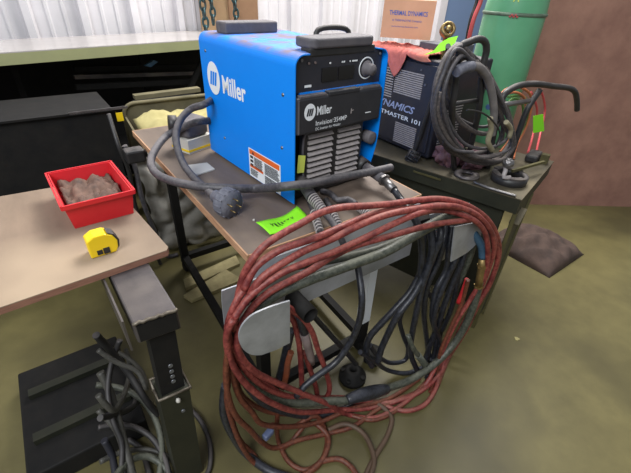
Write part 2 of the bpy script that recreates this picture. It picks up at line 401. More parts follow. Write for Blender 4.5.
for uu in (-.35, .35, .80):
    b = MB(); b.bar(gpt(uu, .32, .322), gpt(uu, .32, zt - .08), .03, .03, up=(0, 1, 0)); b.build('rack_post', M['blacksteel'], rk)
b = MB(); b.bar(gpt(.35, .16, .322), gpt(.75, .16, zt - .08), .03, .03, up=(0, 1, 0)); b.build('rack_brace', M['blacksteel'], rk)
b = MB(); c = gpt(.45, .12, T + .02)
b.prism([onp(145, 66, dy, A.dot(dy) + .1), onp(151, 67, dy, A.dot(dy) + .1), onp(158, 62, dy, A.dot(dy) + .1), onp(154, 60, dy, A.dot(dy) + .1)], dy * .02)
b.build('rack_clip', M['bluehose'], rk)['label'] = 'small blue clip'

# ================================================================== OLIVE BIN WITH YELLOW CLOTH BEHIND THE CART
yb = 1.55
bn = empty('canvas_bin', (.25, 1.42, 0), 'open olive bin with rounded corners and yellow cloth inside, behind the welder cart', 'bin')
zr = fY(150, 101, yb).z
xl = fY(125, 120, yb).x
def rounded(x0, x1, z0, z1, r, n=6):
    pts = [(x0, z0)]
    for k in range(n + 1):
        a = PI - PI / 2 * k / n; pts.append((x0 + r + r * math.cos(a), z1 - r + r * math.sin(a)))
    for k in range(n + 1):
        a = PI / 2 - PI / 2 * k / n; pts.append((x1 - r + r * math.cos(a), z1 - r + r * math.sin(a)))
    return pts + [(x1, z0)]
ol = rounded(xl, .95, .12, zr, .06)
b = MB(); b.prism([(x, yb, z) for x, z in ol], (0, .012, 0)); b.build('back_wall', M['canvas'], bn)
b = MB(); b.tube([(x, yb - .004, z) for x, z in ol], .010, 8); b.build('rim_tube', M['canvas'], bn)
b = MB(); b.prism([(x, y, z) for x, y, z in ((xl, 1.16, .12), (xl, yb - .001, .12), (xl, yb - .001, zr - .06), (xl, 1.16, zr - .16))], (.010, 0, 0)); b.build('side_wall', M['canvas'], bn)
b = MB(); b.prism([(.94, 1.16, .12), (.94, yb - .001, .12), (.94, yb - .001, zr - .06), (.94, 1.16, zr - .16)], (.010, 0, 0)); b.build('side_wall', M['canvas'], bn)
b = MB(); b.box((.47 + xl / 2, 1.355, .11), (.94 - xl, .40, .02)); b.build('bottom_panel', M['blacksteel'], bn)
b = MB(); b.box((.47 + xl / 2, 1.168, .30), (.92 - xl, .012, .36)); b.build('front_wall', M['canvas'], bn)
for x, y in ((xl + .06, 1.2), (.86, 1.2), (xl + .06, 1.5), (.86, 1.5)):
    b = MB(); b.cyl((x - .014, y, .05), (x + .014, y, .05), .05, n=18); b.box((x, y, .095), (.012, .03, .03)); b.build('caster', M['blacksteel'], bn)
def clothf(u, v):
    x = xl + .03 + u * (.86 - xl); y = 1.50 - v * .30
    z = zr - .022 - .03 * math.sin(u * 5) ** 2 - v * .10 - .10 * max(0, .12 - u) * 4 + .03 * noise.noise(Vector((u * 6, v * 4, 1))) + .012 * noise.noise(Vector((u * 22, v * 12, 4)))
    return (x, y + .012 * noise.noise(Vector((u * 9, v * 3, 7))), z)
b = MB(); b.grid(clothf, 40, 16, .004); tag(b.build('folded_cloth', M['yellowcloth']), 'pale yellow cloth lying bunched in the olive bin', 'cloth')
# flat bar lying over the rim
b = MB(); q0, q1 = fY(134, 97, 1.66), fY(199, 89, 1.66); b.bar(q0, q1, .05, .022)
cb = empty('crate_stand', (.45, 1.66, 0), 'black box with a worn olive lid strip standing behind the olive bin', 'box')
b.build('lid_strip', M['canvas'], cb)
b = MB(); mid = (q0 + q1) / 2; b.box((mid.x, 1.69, (mid.z - .04) / 2), ((q1 - q0).length * .98, .12, mid.z - .042)); b.build('box_body', M['blacksteel'], cb)

# grey tarp heaped under the cart
def tarpf(u, v):
    P00, P10, P01, P11 = Vector((-.02, 1.13, .60)), Vector((.30, 1.13, .55)), Vector((.04, 1.13, .05)), Vector((.55, 1.13, .02))
    q = (P00 * (1 - u) + P10 * u) * (1 - v) + (P01 * (1 - u) + P11 * u) * v
    q = q + Vector((.02 * noise.noise(Vector((u * 5, v * 5, 0))), -.035 * abs(noise.noise(Vector((u * 4 + 3, v * 5, 2)))) * 2 + .02 * noise.noise(Vector((u * 10, v * 12, 5))), 0))
    q.y = min(q.y, 1.148)
    return q
b = MB(); b.grid(tarpf, 30, 36, .004); tag(b.build('crumpled_tarp', M['tarp']), 'crumpled grey tarp hanging behind the cart legs on the front of the olive bin', 'tarp')
# pale boards on the floor under the cart
for (pts, lab) in ((((184, 282), (236, 258), (240, 266), (186, 291)), 'pale dirty board on the floor under the cart, the farther one'),
                   (((184, 298), (226, 272), (243, 282), (192, 303)), 'pale dirty board on the floor under the cart, the nearer one')):
    b = MB(); b.prism([fZ(x, y, .001) for x, y in pts], (0, 0, .018)); tag(b.build('scrap_board', M['scrap']), lab, 'board', 'scrap boards under the cart')

# ================================================================== WELDER CART (wooden topped table)
TW, TD = .605, 1.045
ct = empty('welding_cart', (TW / 2, TD / 2, 0), 'wood topped steel cart carrying the blue welder', 'cart')
b = MB(); b.box((TW / 2, TD / 2, T - .009), (TW - .004, TD - .004, .018)); b.build('table_top', M['wood'], ct)
b = MB()
for c, d in (((.001, TD / 2, T - .0115), (.006, TD, .0225)), ((TW - .001, TD / 2, T - .0115), (.006, TD, .0225)), ((TW / 2, .001, T - .0115), (TW - .008, .006, .0225)), ((TW / 2, TD - .001, T - .0115), (TW - .008, .006, .0225))): b.box(c, d)
b.build('top_edge', M['woodedge'], ct)
b = MB()
for x in (.035, TW - .035): b.box((x, TD / 2, T - .039), (.035, TD - .05, .036))
for y in (.04, TD - .04): b.box((TW / 2, y, T - .0391), (TW - .11, .035, .036))
b.build('top_rail', M['blacksteel'], ct)
legs = [(.055, .06), (.50, .07), (.095, .955), (.545, .955)]
for i, (x, y) in enumerate(legs):
    b = MB(); b.box((x, y, .06 + (T - .057 - .06) / 2), (.034, .034, T - .057 - .062)); lg = b.build('leg', M['blacksteel'], ct)
    if i == 1:
        b = MB(); b.box((x, y, .17 + .19), (.0365, .0365, .38)); b.build('paint_band', M['white'], lg)['label'] = 'white painted upper part of the leg'
    b = MB(); b.lathe([(.001, -.014), (.020, -.014), (.026, -.010), (.026, .010), (.020, .014), (.001, .014)], (x, y, .026), (1, .2, 0)); b.box((x, y, .0565), (.036, .044, .006)); b.build('caster', M['blacksteel'], ct)
b = MB()
b.bar((.055, .077, .085), (.095, .938, .085), .03, .03); b.bar((.50, .087, .085), (.545, .938, .085), .03, .03); b.bar((.112, .955, .085), (.528, .955, .085), .03, .03); b.bar((.072, .062, .085), (.483, .068, .085), .03, .03)
b.build('lower_rail', M['blacksteel'], ct)
b = MB(); b.box((.30, -.008, T - .125), (.59, .006, .20)); ap = b.build('apron_plate', M['sheetpaint'], ct)
# cable hooks: plate, stub pipe, rounded outer plate
def hookplates(name, back, front, pipe, yb_, yf_, lab):
    h = empty(name, tuple(fY(*pipe, yb_) - Vector((0, 0, .08))), lab, 'cable hook')
    b = MB(); b.prism([fY(x, y, yb_) for x, y in back], (0, .004, 0)); b.build('back_plate', M['sheet'], h)
    b = MB(); b.prism([fY(x, y, yf_) for x, y in front], (0, .004, 0)); b.build('front_plate', M['sheet'], h)
    pb = fY(*pipe, yb_); b = MB(); b.lathe([(.019, 0), (.022, 0), (.022, abs(-.012 - yf_ - .045)), (.019, abs(-.012 - yf_ - .045))], (pb.x, yf_ + .045, pb.z), (0, 1, 0), 26, close=True); b.build('stub_pipe', M['blacksteel'], h)
def arcpts(pts): return [(q.x, q.y) for q in [Vector((a, b_, 0)) for a, b_ in pts]]
def smooth2(pts):
    return [(v.x, v.y) for v in spline([Vector((a, c, 0)) for a, c in pts], 3.0)]
hookplates('cable_hook', [(222, 301), (222, 291), (262, 277), (300, 268), (302, 320), (226, 338)],
           smooth2([(290, 301), (268, 308), (250, 317), (241, 328), (239, 338), (243, 349), (252, 355), (262, 355)]) + [(276, 350), (290, 343)],
           (292, 296), -.045, -.175, 'pale sheet metal cable hook with rounded front plate, nearest the left table')
hookplates('cable_hook', [(430, 215), (470, 203), (476, 240), (440, 262)],
           [(455, 227), (484, 221)] + smooth2([(484, 221), (482, 232), (477, 243), (468, 252), (460, 257), (451, 262)]),
           (452, 225), -.05, -.165, 'pale sheet metal cable hook half hidden by red cables near the dark bench')
# arm carrying the second hook
b = MB(); b.bar((.58, -.02, T - .10), (.74, -.035, T - .10), .022, .05); b.build('hook_arm', M['blacksteel'], ct)

# ================================================================== BLUE WELDER
WX, WYY, WZ, WROT = .2155, .1355, T, .0572
ww_, wd_, wh_ = .3215, .523, .4015
wm = empty('welder', (WX, WYY, WZ), 'blue and black inverter welder with a white oval logo standing on the wooden cart', 'welding machine', WROT)
Rw = Matrix.Rotation(WROT, 3, 'Z'); Wo = Vector((WX, WYY, WZ))
def wloc(v): return Rw.transposed() @ (v - Wo)
def wside(px, py): return wloc(onp(px, py, Rw @ Vector((1, 0, 0)), (Rw @ Vector((1, 0, 0))).dot(Wo)))
def wfront(px, py, k): return wloc(onp(px, py, Rw @ Vector((0, 1, 0)), (Rw @ Vector((0, 1, 0))).dot(Wo) + k))
# blue wrap: inverted U sheet with rounded shoulders
R0, th = .028, .003
def uprof(inset):
    x0, x1, z1, r = inset, ww_ - inset, wh_ - inset, R0 - inset
    pts = [(x0, .012)]
    for k in range(9): a = PI - PI / 2 * k / 8; pts.append((x0 + r + r * math.cos(a), z1 - r + r * math.sin(a)))
    for k in range(9): a = PI / 2 - PI / 2 * k / 8; pts.append((x1 - r + r * math.cos(a), z1 - r + r * math.sin(a)))
    pts.append((x1, .012)); return pts
o_, i_ = uprof(0), uprof(th)
def yfront(x, z, right):
    if z > wh_ - .05:                       # top edge set back behind the front handle
        if .055 < x < .285: return .050
        return 0.
    if right and z < .15: return .03 * ((.15 - z) / .14) ** 1.4
    return 0.
b = MB(); n_ = len(o_); vs = []
def dens(pr):
    out = []
    for i in range(len(pr) - 1):
        (x0, z0), (x1, z1) = pr[i], pr[i + 1]; k = 10 if abs(z1 - z0) > .1 else (16 if abs(x1 - x0) > .1 else 1)
        for j in range(k): out.append((x0 + (x1 - x0) * j / k, z0 + (z1 - z0) * j / k))
    return out + [pr[-1]]
o2, i2 = dens(o_), dens(i_); n_ = len(o2)
for (x, z), (xi, zi) in zip(o2, i2):
    yf = yfront(x, z, x > .2)
    vs += [(x, yf, z), (x, wd_, z), (xi, yf, zi), (xi, wd_, zi)]
fs = []
for i in range(n_ - 1):
    a, c = 4 * i, 4 * (i + 1)
    fs += [(a, c, c + 1, a + 1), (a + 2, a + 3, c + 3, c + 2), (a, a + 2, c + 2, c), (a + 1, c + 1, c + 3, a + 3)]
fs += [(0, 1, 3, 2), (4 * n_ - 4, 4 * n_ - 2, 4 * n_ - 1, 4 * n_ - 3)]
b.add(vs, fs, False); hs = b.build('housing', M['blue'], wm, world=False)
def wp(name, fn, m, parent=wm, lab=None):
    b = MB(); fn(b); o = b.build(name, m, parent, world=False)
    if lab: o['label'] = lab
    return o
wp('chassis', lambda b: (b.box((ww_ / 2, wd_ / 2 + .03, .196), (ww_ - .012, wd_ - .07, .37))), M['blackpl'])
wp('rear_panel', lambda b: b.rbox((ww_ / 2, wd_ - .01, .2), (ww_ - .010, .015, .385), .006), M['blackpl'])
for x, y in ((.03, .06), (ww_ - .03, .06), (.03, wd_ - .05), (ww_ - .03, wd_ - .05)):
    wp('rubber_foot', lambda b: b.cyl((x, y, .0005), (x, y, .012), .016), M['blackpl'])
# upper control panel, slightly recessed
cp = wp('control_panel', lambda b: b.rbox((.166, .022, .352), (.300, .012, .092), .006), M['navy'])
kf = .0152
for nm, q in (('display', (.095, .330, .052, .034)), ('display', (.152, .330, .056, .034))):
    wp(nm, lambda b: b.rbox((q[0] + q[2] / 2, kf, q[1] + q[3] / 2), (q[2], .004, q[3]), .001), M['led'], cp)
def knobf(b): b.lathe([(.0, -.030), (.013, -.026), (.015, -.023), (.016, -.006), (.021, -.003), (.022, .0), (.001, .0)], (.256, kf, .350), (0, 1, 0), 32)
def dialf(b): b.lathe([(.025, -.0012), (.0285, -.0012), (.0285, .0), (.025, .0)], (.254, kf, .352), (0, 1, 0), 40, close=True)
wp('knob_dial', dialf, M['white'], cp, 'pale grey dial ring'); kn = wp('knob', knobf, M['greypl'], cp, 'grey control knob')
def smallp(b):
    quad(b, (.040, kf, .322), (.022, 0, 0), (0, 0, .006), .001)
    for x, s_ in ((.118, .006), (.160, .004), (.166, .006), (.188, .004), (.197, .020)): quad(b, (x, kf, .372), (s_, 0, 0), (0, 0, .004), .001)
b_ = wp('panel_print', smallp, M['white'], cp)
for x in (.052, .072): wp('indicator_light', lambda b: b.cyl((x, kf, .378), (x, kf - .003, .378), .003, n=12), M['handle'], cp)
for x, z in ((.302, .386), (.03, .386)): wp('screw', lambda b: b.cyl((x, kf, z), (x, kf - .003, z), .004, n=10), M['steel'], cp)
wp('display_trim', lambda b: b.box((.167, .018, .3075), (.285, .012, .008)), M['blue'], cp, 'narrow blue strip below the control panel')
# hinged black door with lettering
dz0, dz1 = .2095, .303
dk = -.006
dd = wp('front_door', lambda b: (b.rbox((.157, dk + .016, (dz0 + dz1) / 2), (.304, .032, dz1 - dz0), .006), b.rbox((.160, dk + .012, dz1 + .001), (.11, .028, .012), .003)), M['door'])
for hx, hw in ((.056, .085), (.262, .075)):
    wp('door_hinge', lambda b: b.rbox((hx, dk + .010, dz1 + .0015), (hw, .018, .007), .002), M['greypl'], dd)
wp('door_edge', lambda b: b.box((.0085, dk - .0005, (dz0 + dz1) / 2), (.004, .002, dz1 - dz0 - .010)), M['greypl'], dd)
def logo3(c, U, V, parent, md, mb, bars=3):
    b = MB(); disc(b, c, U, V, .0010); o = b.build('round_logo', md, parent, world=False, recalc=False)
    c, U, V = Vector(c), Vector(U), Vector(V); b = MB()
    for k in range(3):
        x0 = -.50 + k * .36
        quad_pts = [(x0 - .12, -.42), (x0 + .14, -.42), (x0 + .40, .42), (x0 + .14, .42)]
        nn = U.cross(V).normalized() * .0018
        b.add([c + U * a + V * e_ + nn for a, e_ in quad_pts], [(0, 1, 2, 3)])
    b.build('logo_bars', mb, o, world=False, recalc=False)
ky = dk
def wq(px, py): q = wfront(px, py, dk); return q
lc = wq(309.8, 112.3)
logo3(lc, (.0185, 0, 0), (0, 0, .0215), dd, M['white'], M['ink'])
def ftext(body, xa, za, wdt, ht, parent, m=M['white'], bold=.01, nm='lettering'):
    return text_mesh(body, (xa, dk, za), (wdt, 0, 0), (0, 0, ht), nm, m, parent, bold)
ftext('Miller', lc.x + .0235, lc.z - .0115, .050, .023, dd, bold=.016)
ftext('Invision', lc.x + .021, lc.z - .038, .056, .0125, dd, bold=.004)
ftext('\u2122', lc.x + .078, lc.z - .031, .004, .003, dd)
ftext('354MP', lc.x + .084, lc.z - .038, .047, .0125, dd, bold=.004)
ftext('DC Inverter Arc Welder', lc.x + .021, lc.z - .0505, .088, .0075, dd, bold=.0)
b = MB(); quad(b, (.246, dk, .2355), (.022, 0, 0), (0, 0, .0028), .001); b.build('small_print', M['white'], dd, world=False, recalc=False)
b = MB(); quad(b, (.187, dk, .243), (.004, 0, 0), (0, 0, .014), .001); quad(b, (.192, dk, .250), (.006, 0, 0), (0, 0, .003), .001); b.build('scuff_mark', M['louver'], dd, world=False, recalc=False)
# louvred lower grille
gr = wp('grille', lambda b: b.rbox((.160, .032, .128), (.236, .022, .166), .010), M['blackpl'])
for (xa, xb) in ((.060, .148), (.168, .256)):
    for k in range(9):
        z = .196 - k * .0165
        def lv(b):
            b.prism([((xa), .0215, z), ((xa), .013, z - .007), ((xa), .013, z - .009), ((xa), .0215, z - .0092)], (xb - xa, 0, 0))
        wp('louver', lv, M['louver'], gr)
wp('grille_frame', lambda b: b.tube(spline([(.048, .020, .06), (.044, .020, .17), (.050, .020, .200), (.062, .020, .204)]), .0035, 8), M['greypl'], gr)
wp('output_socket', lambda b: (b.cyl((.298, .036, .150), (.298, .008, .150), .019, n=24), b.lathe([(.019, 0), (.019, -.006), (.013, -.008), (.001, -.008)], (.298, .008, .150), (0, 1, 0), 24)), M['greypl'])
wp('lower_panel', lambda b: b.rbox((.166, .050, .036), (.292, .030, .064), .006), M['blackpl'])
for x in (.040, .288): wp('socket_boss', lambda b: b.cyl((x, .040, .062), (x, .006, .056), .023, n=20), M['blackpl'])
# yellow tags by the left connector
wp('yellow_tag', lambda b: b.prism([(.020, .013, .098), (.044, .013, .094), (.046, .010, .145), (.023, .012, .150)], (0, .001, 0)), M['yellowtag'])
# logo, lettering and warning label on the left side (faces -x; U runs toward the front)
lcs = wside(214, 78.3)
logo3((-.0006, lcs.y, lcs.z), (0, -.043, 0), (0, 0, .050), hs, M['white'], M['blue'])
m0 = wside(223.5, 91.5); m1 = wside(246.5, 98.5)
text_mesh('Miller', (0, m0.y + .002, .240), (0, -(m0.y - m1.y), 0), (0, 0, .055), 'lettering', M['white'], hs, .026)
l0, l1 = .240, .064; lb, lt = -.0, .108
lb = .014
b = MB(); quad(b, (0, l0, lb), (0, l1 - l0, 0), (0, 0, lt - lb), .0010); wl_ = b.build('warning_label', M['white'], hs, world=False, recalc=False)
W_ = l1 - l0; Hh = lt - lb
b = MB()
quad(b, (0, l0 + W_ * .03, lt - Hh * .20), (0, W_ * .94, 0), (0, 0, Hh * .17), .0016)
quad(b, (0, l0 + W_ * .03, lb + Hh * .34), (0, W_ * .44, 0), (0, 0, Hh * .09), .0016); b.build('label_header', M['orange'], wl_, world=False, recalc=False)
b = MB()
for c0, c1, r0, r1, n in ((.18, .47, .24, .62, 10), (.52, .98, .24, .62, 10), (.04, .30, .70, .94, 6), (.52, .98, .66, .95, 8)):
    for k in range(n):
        z = lt - Hh * (r0 + (r1 - r0) * k / n); quad(b, (0, l0 + W_ * c0, z - Hh * .028), (0, W_ * (c1 - c0) * random.uniform(.85, 1), 0), (0, 0, Hh * .026), .0016)
for k in range(3): quad(b, (0, l0 + W_ * .05, lt - Hh * (.33 + .14 * k)), (0, W_ * .10, 0), (0, 0, Hh * .09), .0016)
b.add([Vector((-.0024, l0 + W_ * .12, lt - Hh * .17)), Vector((-.0024, l0 + W_ * .20, lt - Hh * .17)), Vector((-.0024, l0 + W_ * .16, lt - Hh * .06))], [(0, 1, 2)])
b.build('label_print', M['ink'], wl_, world=False, recalc=False)
for y, z in ((.05, .303), (.057, .162), (.48, .35), (.40, .09)): wp('screw', lambda b: b.lathe([(.001, -.003), (.004, -.002), (.005, 0)], (-.0001, y, z), (1, 0, 0), 12), M['steel'], hs)
# top handles
def handle_front(b):
    z0 = .402
    pts = [(.062, .085), (.054, .055), (.054, .020), (.070, .008), (.256, .008), (.272, .016), (.276, .050), (.270, .085)]
    pts = [(x, y) for x, y in pts]
    b.prism([(x, y, z0 + .006) for x, y in pts], (0, 0, .024))
b = MB(); handle_front(b)
o = b.build('front_handle', M['greypl'], wm, world=False)
md = o.modifiers.new('bevel', 'BEVEL'); md.width = .006; md.segments = 3
wp('handle_brow', lambda b: b.rbox((.168, .034, .400), (.225, .040, .020), .004), M['blackpl'])
wp('handle_grip', lambda b: b.tube(spline([(.125, .080, .404), (.130, .086, .435), (.145, .088, .443), (.225, .088, .443), (.243, .086, .435), (.25, .080, .404)]), .007, 10), M['blackpl'])
b = MB(); b.prism([(x, y, .4005) for x, y in ((.04, .41), (.036, .44), (.040, .475), (.228, .475), (.233, .44), (.230, .41))], (0, 0, .034))
o = b.build('rear_handle', M['greypl'], wm, world=False); md = o.modifiers.new('bevel', 'BEVEL'); md.width = .006; md.segments = 3
# output connectors with cables
def spring(b, a, c, r0, r1, wr, turns):
    a, c = Vector(a), Vector(c); d = (c - a); dn = d.normalized(); u = dn.orthogonal().normalized(); v = dn.cross(u); pts = []
    N_ = turns * 12
    for k in range(N_ + 1):
        t = k / N_; rr = r0 + (r1 - r0) * t; an = 2 * PI * turns * t; pts.append(a + d * t + (u * math.cos(an) + v * math.sin(an)) * rr)
    b.tube(pts, wr, 6)
def wW(p): return Wo + Rw @ Vector(p)

# ================================================================== PAPER TAG ON CART
gt = empty('lime_tag', fZ(284, 224, T), 'lime green paper tag lying on the cart in front of the blue welder', 'tag')
t0, t1, t2, t3 = [fZ(*q, T + .001) for q in ((256, 227), (297, 211), (312, 222), (270, 236))]
def tagf(u, v):
    q = (t0 * (1 - u) + t1 * u) * (1 - v) + (t3 * (1 - u) + t2 * u) * v
    q.z += .004 + .010 * (2 * u - 1) ** 2 * (1 - v) + .003 * math.sin(u * 7 + v * 3); return q
b = MB(); b.grid(tagf, 14, 6, .0004); b.build('tag_paper', M['lime'], gt)
b = MB()
for i in range(7):
    u_ = .22 + i * .08
    zz = [Vector(tagf(u_ + .05 * math.sin(k * 2.1 + i) * .5 + .02 * k / 4, .35 + .3 * (k % 2) * (.6 + .4 * math.sin(i)))) + Vector((0, 0, .0008)) for k in range(5)]
    b.tube(zz, .0009, 5)
b.build('handwriting', M['ink'], gt)
# small white crumb
b = MB(); blob(b, fZ(254, 221, T) + Vector((0, 0, .003)), .0035, .3, 3, 2, 2); tag(b.build('paper_crumb', M['paper']), 'tiny pale crumb on the cart top beside the lime tag', 'debris')

# ================================================================== SUPPLY CABLE, PLUG, LEFT OF THE WELDER
# thick hose running round in front of the welder to its cut end
def C3(x, y, z): return fZ(x, y, z)
def wS(px, py, k): n = Rw @ Vector((1, 0, 0)); return onp(px, py, n, n.dot(Wo) + k)
def wF(px, py, k): n = Rw @ Vector((0, 1, 0)); return onp(px, py, n, n.dot(Wo) + k)
b = MB(); r = .0125
hose = [wW((.09, .545, .10)), C3(198, 122, T + .125), C3(184, 127, T + .10), C3(169, 134, T + .07), C3(157, 147, T + .055), C3(151, 161, T + .045), C3(156, 173, T + .042), C3(172, 181, T + .045), C3(200, 186.5, T + .05), C3(232, 188.5, T + .05), wS(255, 188.5, -.062), wS(270, 188, -.050), wS(285, 186.5, -.046), wF(308, 184, -.046), wF(345, 176.5, -.044), wF(375, 171, -.044), wF(391, 167.5, -.044)]
b.tube(spline(hose), r, 14); hz = b.build('grey_hose', M['grey'])
tag(hz, 'thick dusty grey hose sweeping round the welder and across its front to a cut end', 'hose')
# plug on the second cable
pl = empty('power_plug', fZ(232, 218, T), 'round ribbed grey power plug with brass prongs lying on the cart beside the welder', 'plug')
ax = (fZ(246, 212, T + .03) - fZ(208, 193, T + .03)); ax.z = 0; ax.normalize()
pc = fZ(229, 203, T + .041); pc.z = T + .041
b = MB(); prof = [(.012, -.062), (.018, -.058), (.020, -.022)]
for k in range(7): prof += [(.0385, -.018 + k * .004), (.0402, -.0166 + k * .004), (.0375, -.0152 + k * .004)]
prof += [(.037, .012), (.001, .012)]
b.lathe(prof, pc, ax, 30)
b.build('plug_body', M['plug'], pl)
b = MB()
for k in range(14):
    a = 2 * PI * k / 14; u_ = ax.orthogonal().normalized(); v_ = ax.cross(u_)
    e_ = pc + (u_ * math.cos(a) + v_ * math.sin(a)) * .0385
    b.cyl(e_ - ax * .017, e_ + ax * .012, .0024, n=6)
b.build('plug_ribs', M['plug'], pl)
b = MB()
for k in range(4):
    a = 2 * PI * k / 4 + .4; u_ = ax.orthogonal().normalized(); v_ = ax.cross(u_); e_ = pc + (u_ * math.cos(a) + v_ * math.sin(a)) * .016
    b.cyl(e_ + ax * .012, e_ + ax * .032, .0016, n=8)
b.build('prong', M['brass'], pl)
sc = [wW((.05, .545, .19)), C3(203, 105, T + .20), C3(191, 109, T + .18), C3(181, 119, T + .155), C3(176, 134, T + .12), C3(178, 150, T + .085), C3(184, 165, T + .05), C3(194, 178, T + .028), C3(204, 187, T + .028)]
sc += [pc - ax * .078 + Vector((0, 0, .002)), pc - ax * .056]
b = MB(); b.tube(spline(sc), .0115, 12); b.build('plug_cable', M['grey'], pl)
# black plastic device, white box, flat paper
dv = empty('black_charger', fZ(195, 150, T), 'dusty black plastic box with a ribbed end lying behind the welder hose', 'device')
c = fZ(196, 152, T + .05)
cx_ = Vector((.135, .735, 0))
b = MB(); b.rbox((cx_.x + .01, cx_.y, T + .085), (.10, .085, .065), .014, 3, rz=.35); b.build('device_body', M['greypl'], dv)
b = MB(); b.cyl((cx_.x - .065, cx_.y + .01, T + .10), (cx_.x - .038, cx_.y + .004, T + .097), .030, n=20); b.build('device_cap', M['blackpl'], dv)
bx = empty('paper_box', (cx_.x, cx_.y, T), 'small white paper box with a yellow stripe lying under the black device', 'box')
b = MB(); b.box((cx_.x + .01, cx_.y, T + .026), (.115, .095, .050), .35); bo = b.build('box_body', M['paper'], bx)
b = MB(); b.box((cx_.x + .01, cx_.y, T + .012), (.1165, .0965, .008), .35); b.build('box_stripe', M['yellow'], bo)
b = MB(); b.prism([fZ(q[0], q[1], T + .001) for q in ((188, 166), (207, 163.5), (215, 170), (196, 176))], (0, 0, .004)); tag(b.build('folded_paper', M['paper']), 'folded pale paper lying flat on the cart beside the hose', 'paper')

# ================================================================== RIGHT BENCH
t2a = math.radians(15); tu = Vector((math.cos(t2a), math.sin(t2a), 0)); tv = Vector((-math.sin(t2a), math.cos(t2a), 0))
ZB = T - .07
cc = fZ(522, 200, ZB)
def bp(u, v, z): return Vector((cc.x, cc.y, 0)) + tu * u + tv * v + Vector((0, 0, z))
BD, BL = .50, 1.05
bn2 = empty('steel_bench', bp(BD / 2, BL / 2, 0), 'dark green steel bench with a grimy top at the right of the welder cart', 'bench')
b = MB(); b.prism([bp(0, 0, ZB - .004), bp(BD, 0, ZB - .004), bp(BD, BL, ZB - .004), bp(0, BL, ZB - .004)], (0, 0, .004)); b.build('bench_top', M['benchtop'], bn2)
b = MB(); b.prism([bp(.003, .003, ZB - .062), bp(BD - .003, .003, ZB - .062), bp(BD - .003, BL, ZB - .062), bp(.003, BL, ZB - .062)], (0, 0, .0575)); b.build('top_frame', M['benchdark'], bn2)
b = MB(); b.prism([bp(-.004, .30, ZB - .022), bp(-.004, .42, ZB - .022), bp(-.004, .42, ZB - .014), bp(-.004, .30, ZB - .014)], -tu * .002); b.build('label_strip', M['olive'], bn2)['label'] = 'thin olive strip on the bench front'
b = MB(); b.prism([bp(.03, .05, .10), bp(.05, .05, .10), bp(.05, BL - .05, .10), bp(.03, BL - .05, .10)], (0, 0, ZB - .163)); b.build('front_panel', M['benchdark'], bn2)
b = MB(); b.prism([bp(.05, BL - .06, .10), bp(BD - .05, BL - .06, .10), bp(BD - .05, BL - .04, .10), bp(.05, BL - .04, .10)], (0, 0, ZB - .163)); b.build('end_panel', M['benchdark'], bn2)
def legbar(a, c, w_, t_): b = MB(); b.bar(a, c, w_, t_, up=tuple(tv)); return b
legbar(bp(.012, .006, ZB - .062), bp(.012, .006, .0), .014, .012).build('leg', M['olive'], bn2)
legbar(bp(.24, .006, ZB - .062), bp(.13, .006, .0), .014, .012).build('leg', M['olive'], bn2)
legbar(bp(.02, BL - .03, ZB - .062), bp(.02, BL - .03, .0), .034, .034).build('leg', M['olive'], bn2)
legbar(bp(.30, BL - .03, ZB - .062), bp(.30, BL - .03, .0), .034, .034).build('leg', M['olive'], bn2)
b = MB(); b.prism([bp(.020, .008, .03), bp(.130, .008, .03), bp(.230, .008, ZB - .065), bp(.020, .008, ZB - .065)], tv * .008); b.build('leg_panel', M['benchdark'], bn2)
# angled clip on the corner
b = MB(); b.bar(bp(.03, .002, ZB - .115), bp(.10, .002, ZB - .075), .010, .035, up=tuple(tv)); b.build('corner_bracket', M['benchtop'], bn2)
# things on the bench: flat washer
c = fZ(466.5, 176, ZB); b = MB(); b.lathe([(.020, .0005), (.048, .0005), (.049, .006), (.047, .010), (.020, .010)], c, (0, 0, 1), 32, close=True)
tag(b.build('flat_washer', M['tube']), 'flat round steel washer lying on the dark bench near its front edge', 'washer')
# ring clamp
c = fZ(508, 181, ZB); rc = empty('ring_clamp', c, 'dark steel ring with a notched rim lying on the corner of the dark bench', 'ring')
b = MB(); b.lathe([(.050, .0005), (.064, .0005), (.066, .004), (.066, .030), (.050, .030)], c, (0, 0, 1), 36, close=True); b.build('ring_body', M['blackpl'], rc)
b = MB()
for a0, a1 in ((-.2, 1.7), (2.2, 4.6)):
    n = 14; ring = []
    for k in range(n + 1):
        a = a0 + (a1 - a0) * k / n; ring.append((a))
    vs = []
    for a in ring:
        for r_, h in ((.044, .0302), (.067, .0302), (.067, .035), (.044, .035)): vs.append(c + Vector((math.cos(a) * r_, math.sin(a) * r_, h)))
    fs = [(4 * i + j, 4 * i + (j + 1) % 4, 4 * i + 4 + (j + 1) % 4, 4 * i + 4 + j) for i in range(n) for j in range(4)] + [(0, 1, 2, 3), tuple(4 * n + j for j in (3, 2, 1, 0))]
    b.add(vs, fs)
b.build('ring_lip', M['tube'], rc)
# foil ball tool
kb = empty('crumpled_tool', fZ(505, 176, ZB + .0355), 'crumpled grey ball on a short stem standing on the steel ring', 'tool')
kz = fZ(504, 177, ZB + .036)
b = MB(); blob(b, kz + Vector((.006, .004, .052)), .019, .18, 3.0, 5, 4); b.build('knob_head', M['steel'], kb)
b = MB(); b.tube(spline([kz + Vector((.012, .012, .036)), kz + Vector((-.004, .0, .022)), kz + Vector((-.012, -.004, .004)), kz + Vector((.01, -.018, .003))]), .008, 10); b.build('stem', M['louver'], kb)
